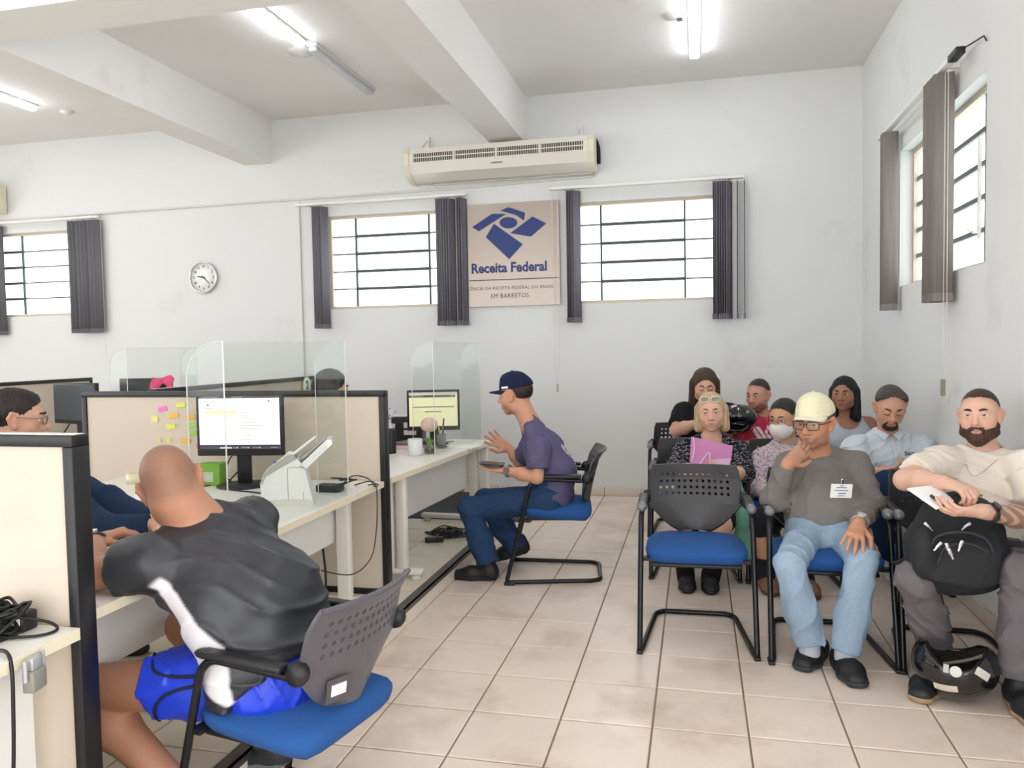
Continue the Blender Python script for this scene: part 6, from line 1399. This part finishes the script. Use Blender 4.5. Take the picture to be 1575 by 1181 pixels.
for q in 'lr': shoe(RMn, J['a'+q], A(0, -1, 0), 0, '#1d1d20', '#101112', L=.26)

# ---- girl in the grey tank top
J = dict(pel=at(1302, 712, 6.0), chest=at(1303, 662, 6.04), neck=at(1302, 636, 6.05), sr=at(1272, 656, 6.03), sl=at(1336, 652, 6.05), er=at(1266, 694, 5.96), wr=at(1284, 715, 5.75), el=at(1346, 694, 5.98), wl=at(1320, 715, 5.75),
         hr=at(1286, 716, 5.96), hl=at(1318, 716, 5.98), kr=at(1282, 738, 5.5), kl=at(1324, 738, 5.5), ar=at(1284, 815, 5.5), al=at(1322, 815, 5.5))
c = at(1298, 606, 5.96); F = head_frame(-22, -2, 0)
Wd = dict(hip=(.185, .14), waist=(.16, .13), chest=(.16, .115), bust=(.085, .08), belly=(.13, .09, .03))
GT = person('young woman with straight black hair and grey tank top in the corner', J, dict(c=c, F=F, s=.99, fat=.005, lip='#8f5148', nose=1.15), Wd, '#a97860', arm_s=1.2, hands=[(J['wr'], A(.7, -.5, -.2), A(0, .2, -1), 1, .4, .05), (J['wl'], A(-.7, -.5, -.2), A(0, .2, -1), -1, .4, .05)], h=.0055)
add_face(GT, c, F, .99, '#140f0d', gaze=(-.15, 0)); hair_mesh(GT, c, F, 1.0, 'longside', ('#0e0d0e', '#1f1d1f'))
P = torso(J, Wd, .002); P = P[:3]+P[5:]
nk = J['neck']; P += [RC(nk+A(q*.075, -.0, -.03), nk+A(q*.085, -.06, -.13), .028, .03, .03) for q in (1, -1)]+[RC(nk+A(q*.075, -.0, -.03), nk+A(q*.085, .07, -.13), .028, .03, .03) for q in (1, -1)]
garment(GT, 'tank_top', P, [RC(nk-A(0, 0, .02), c, .072, .072, .012, True), EL(nk+A(0, -.08, -.03), (.072, .10, .085), k=.01, sub=True), HS(nk+A(0, 0, -.022), A(0, 0, 1), .004), hem(J, .06)], '#b9c0cb', .0065, .002, 81)
garment(GT, 'trousers', trousers(J, Wd, 1, 2), ankle_cut(J), '#2b2d35', .010, .003, 82)
for q in 'lr': shoe(GT, J['a'+q], A(0, -1, 0), 0, '#d5d5d8', '#bfc0c2', L=.24)

# ---- man in the pale blue shirt
J = dict(pel=at(1366, 772, 4.92), chest=at(1366, 704, 4.94), neck=at(1365, 664, 4.94), sr=at(1315, 690, 4.90), sl=at(1417, 690, 4.96), er=at(1326, 732, 4.74), wr=at(1354, 726, 4.58), el=at(1424, 736, 4.80), wl=at(1392, 738, 4.60),
         hr=at(1350, 778, 4.88), hl=at(1384, 778, 4.90), kr=at(1364, 742, 4.50), kl=at(1352, 790, 4.50), ar=at(1412, 802, 4.36), al=at(1369, 852, 4.90))
c = at(1369, 626, 4.86); F = head_frame(-2, -24, 3)
LB = person('man in pale blue button shirt looking down, one leg crossed', J, dict(c=c, F=F, s=1.02, closed=True, scalp=('#6b5548', .35)), MAN, '#cd9d83', arm_s=1.1, hands=[(J['wr'], A(.8, -.2, .2), A(0, .5, .8), 1, .5, .05), (J['wl'], A(-.8, -.2, .2), A(0, .5, .8), -1, .5, .05)], h=.0052)
add_face(LB, c, F, 1.02, '#2a211c', closed=True); hair_mesh(LB, c, F, 1.02, 'receding', ('#2e2926', '#5a5049'))
hair_mesh(LB, c, F, 1.02, 'beard', ('#2a201b', '#433529'), name='beard', extra=lambda L, E, C, N: [E((0, .062, -.088), (.036, .032, .032)), C((-.022, .0885, -.050), (.022, .0885, -.050), .0045), C((.027, .082, -.060), (.030, .074, -.088), .0045, .010), C((-.027, .082, -.060), (-.030, .074, -.088), .0045, .010), E((0, .098, -.063), (.021, .024, .0075), .006, True)])
def placket(X, cc):
    sd, f, up = frame_of(J); q = X-J['neck']; a = q@sd; fr = (q@f) > .02; m = fr & (np.abs(np.abs(a)-.014) < .0035); lg = fr & (np.abs(a-.085) < .03) & (np.abs((q@up)+.12) < .010) & (np.sin(a*420)*np.sin((q@up)*300+1) > -.3)
    return np.where(lg[:, None], np.array(lin('#3a4560')), np.where(m[:, None], cc*.86, cc))
shirt(LB, 'button_shirt', J, MAN, '#ccd6de', c, frac=.85, inf=.018, h=.006, amp=.007, seed=91, neck=.060, fn=placket, a=1.1, hm=.10)
g = G(); nk = J['neck']+A(0, 0, .012)
for q in (1, -1):
    V = [nk+A(q*.060, .02, .012), nk+A(q*.052, -.05, .0), nk+A(q*.010, -.082, -.022), nk+A(q*.040, -.10, -.055), nk+A(q*.072, -.062, -.022), nk+A(q*.078, .02, -.012)]
    g.add(V+[v+A(0, -.004, .003) for v in V], [(0, 1, 4, 5), (1, 2, 3, 4), (6, 7, 10, 11), (7, 8, 9, 10), (2, 3, 9, 8), (3, 4, 10, 9), (4, 5, 11, 10)])
g.obj('collar', mat('pale blue collar', '#d3dce3', .85), LB)
garment(LB, 'jeans', trousers(J, MAN, .98, 2), ankle_cut(J), '#1d3557', .0075, .003, 93, DENIM)
shoe(LB, J['al'], A(.1, -1, 0), 0, '#c3c6c9', '#d9dadb', L=.27, name='sneaker')
P_ = J['ar']; shoe(LB, at(1425, 812, 4.34)*A(1, 1, 0), A(.6, -.8, 0), at(1425, 830, 4.34)[2], '#3a3c42', '#c9cacb', L=.27, name='sneaker')
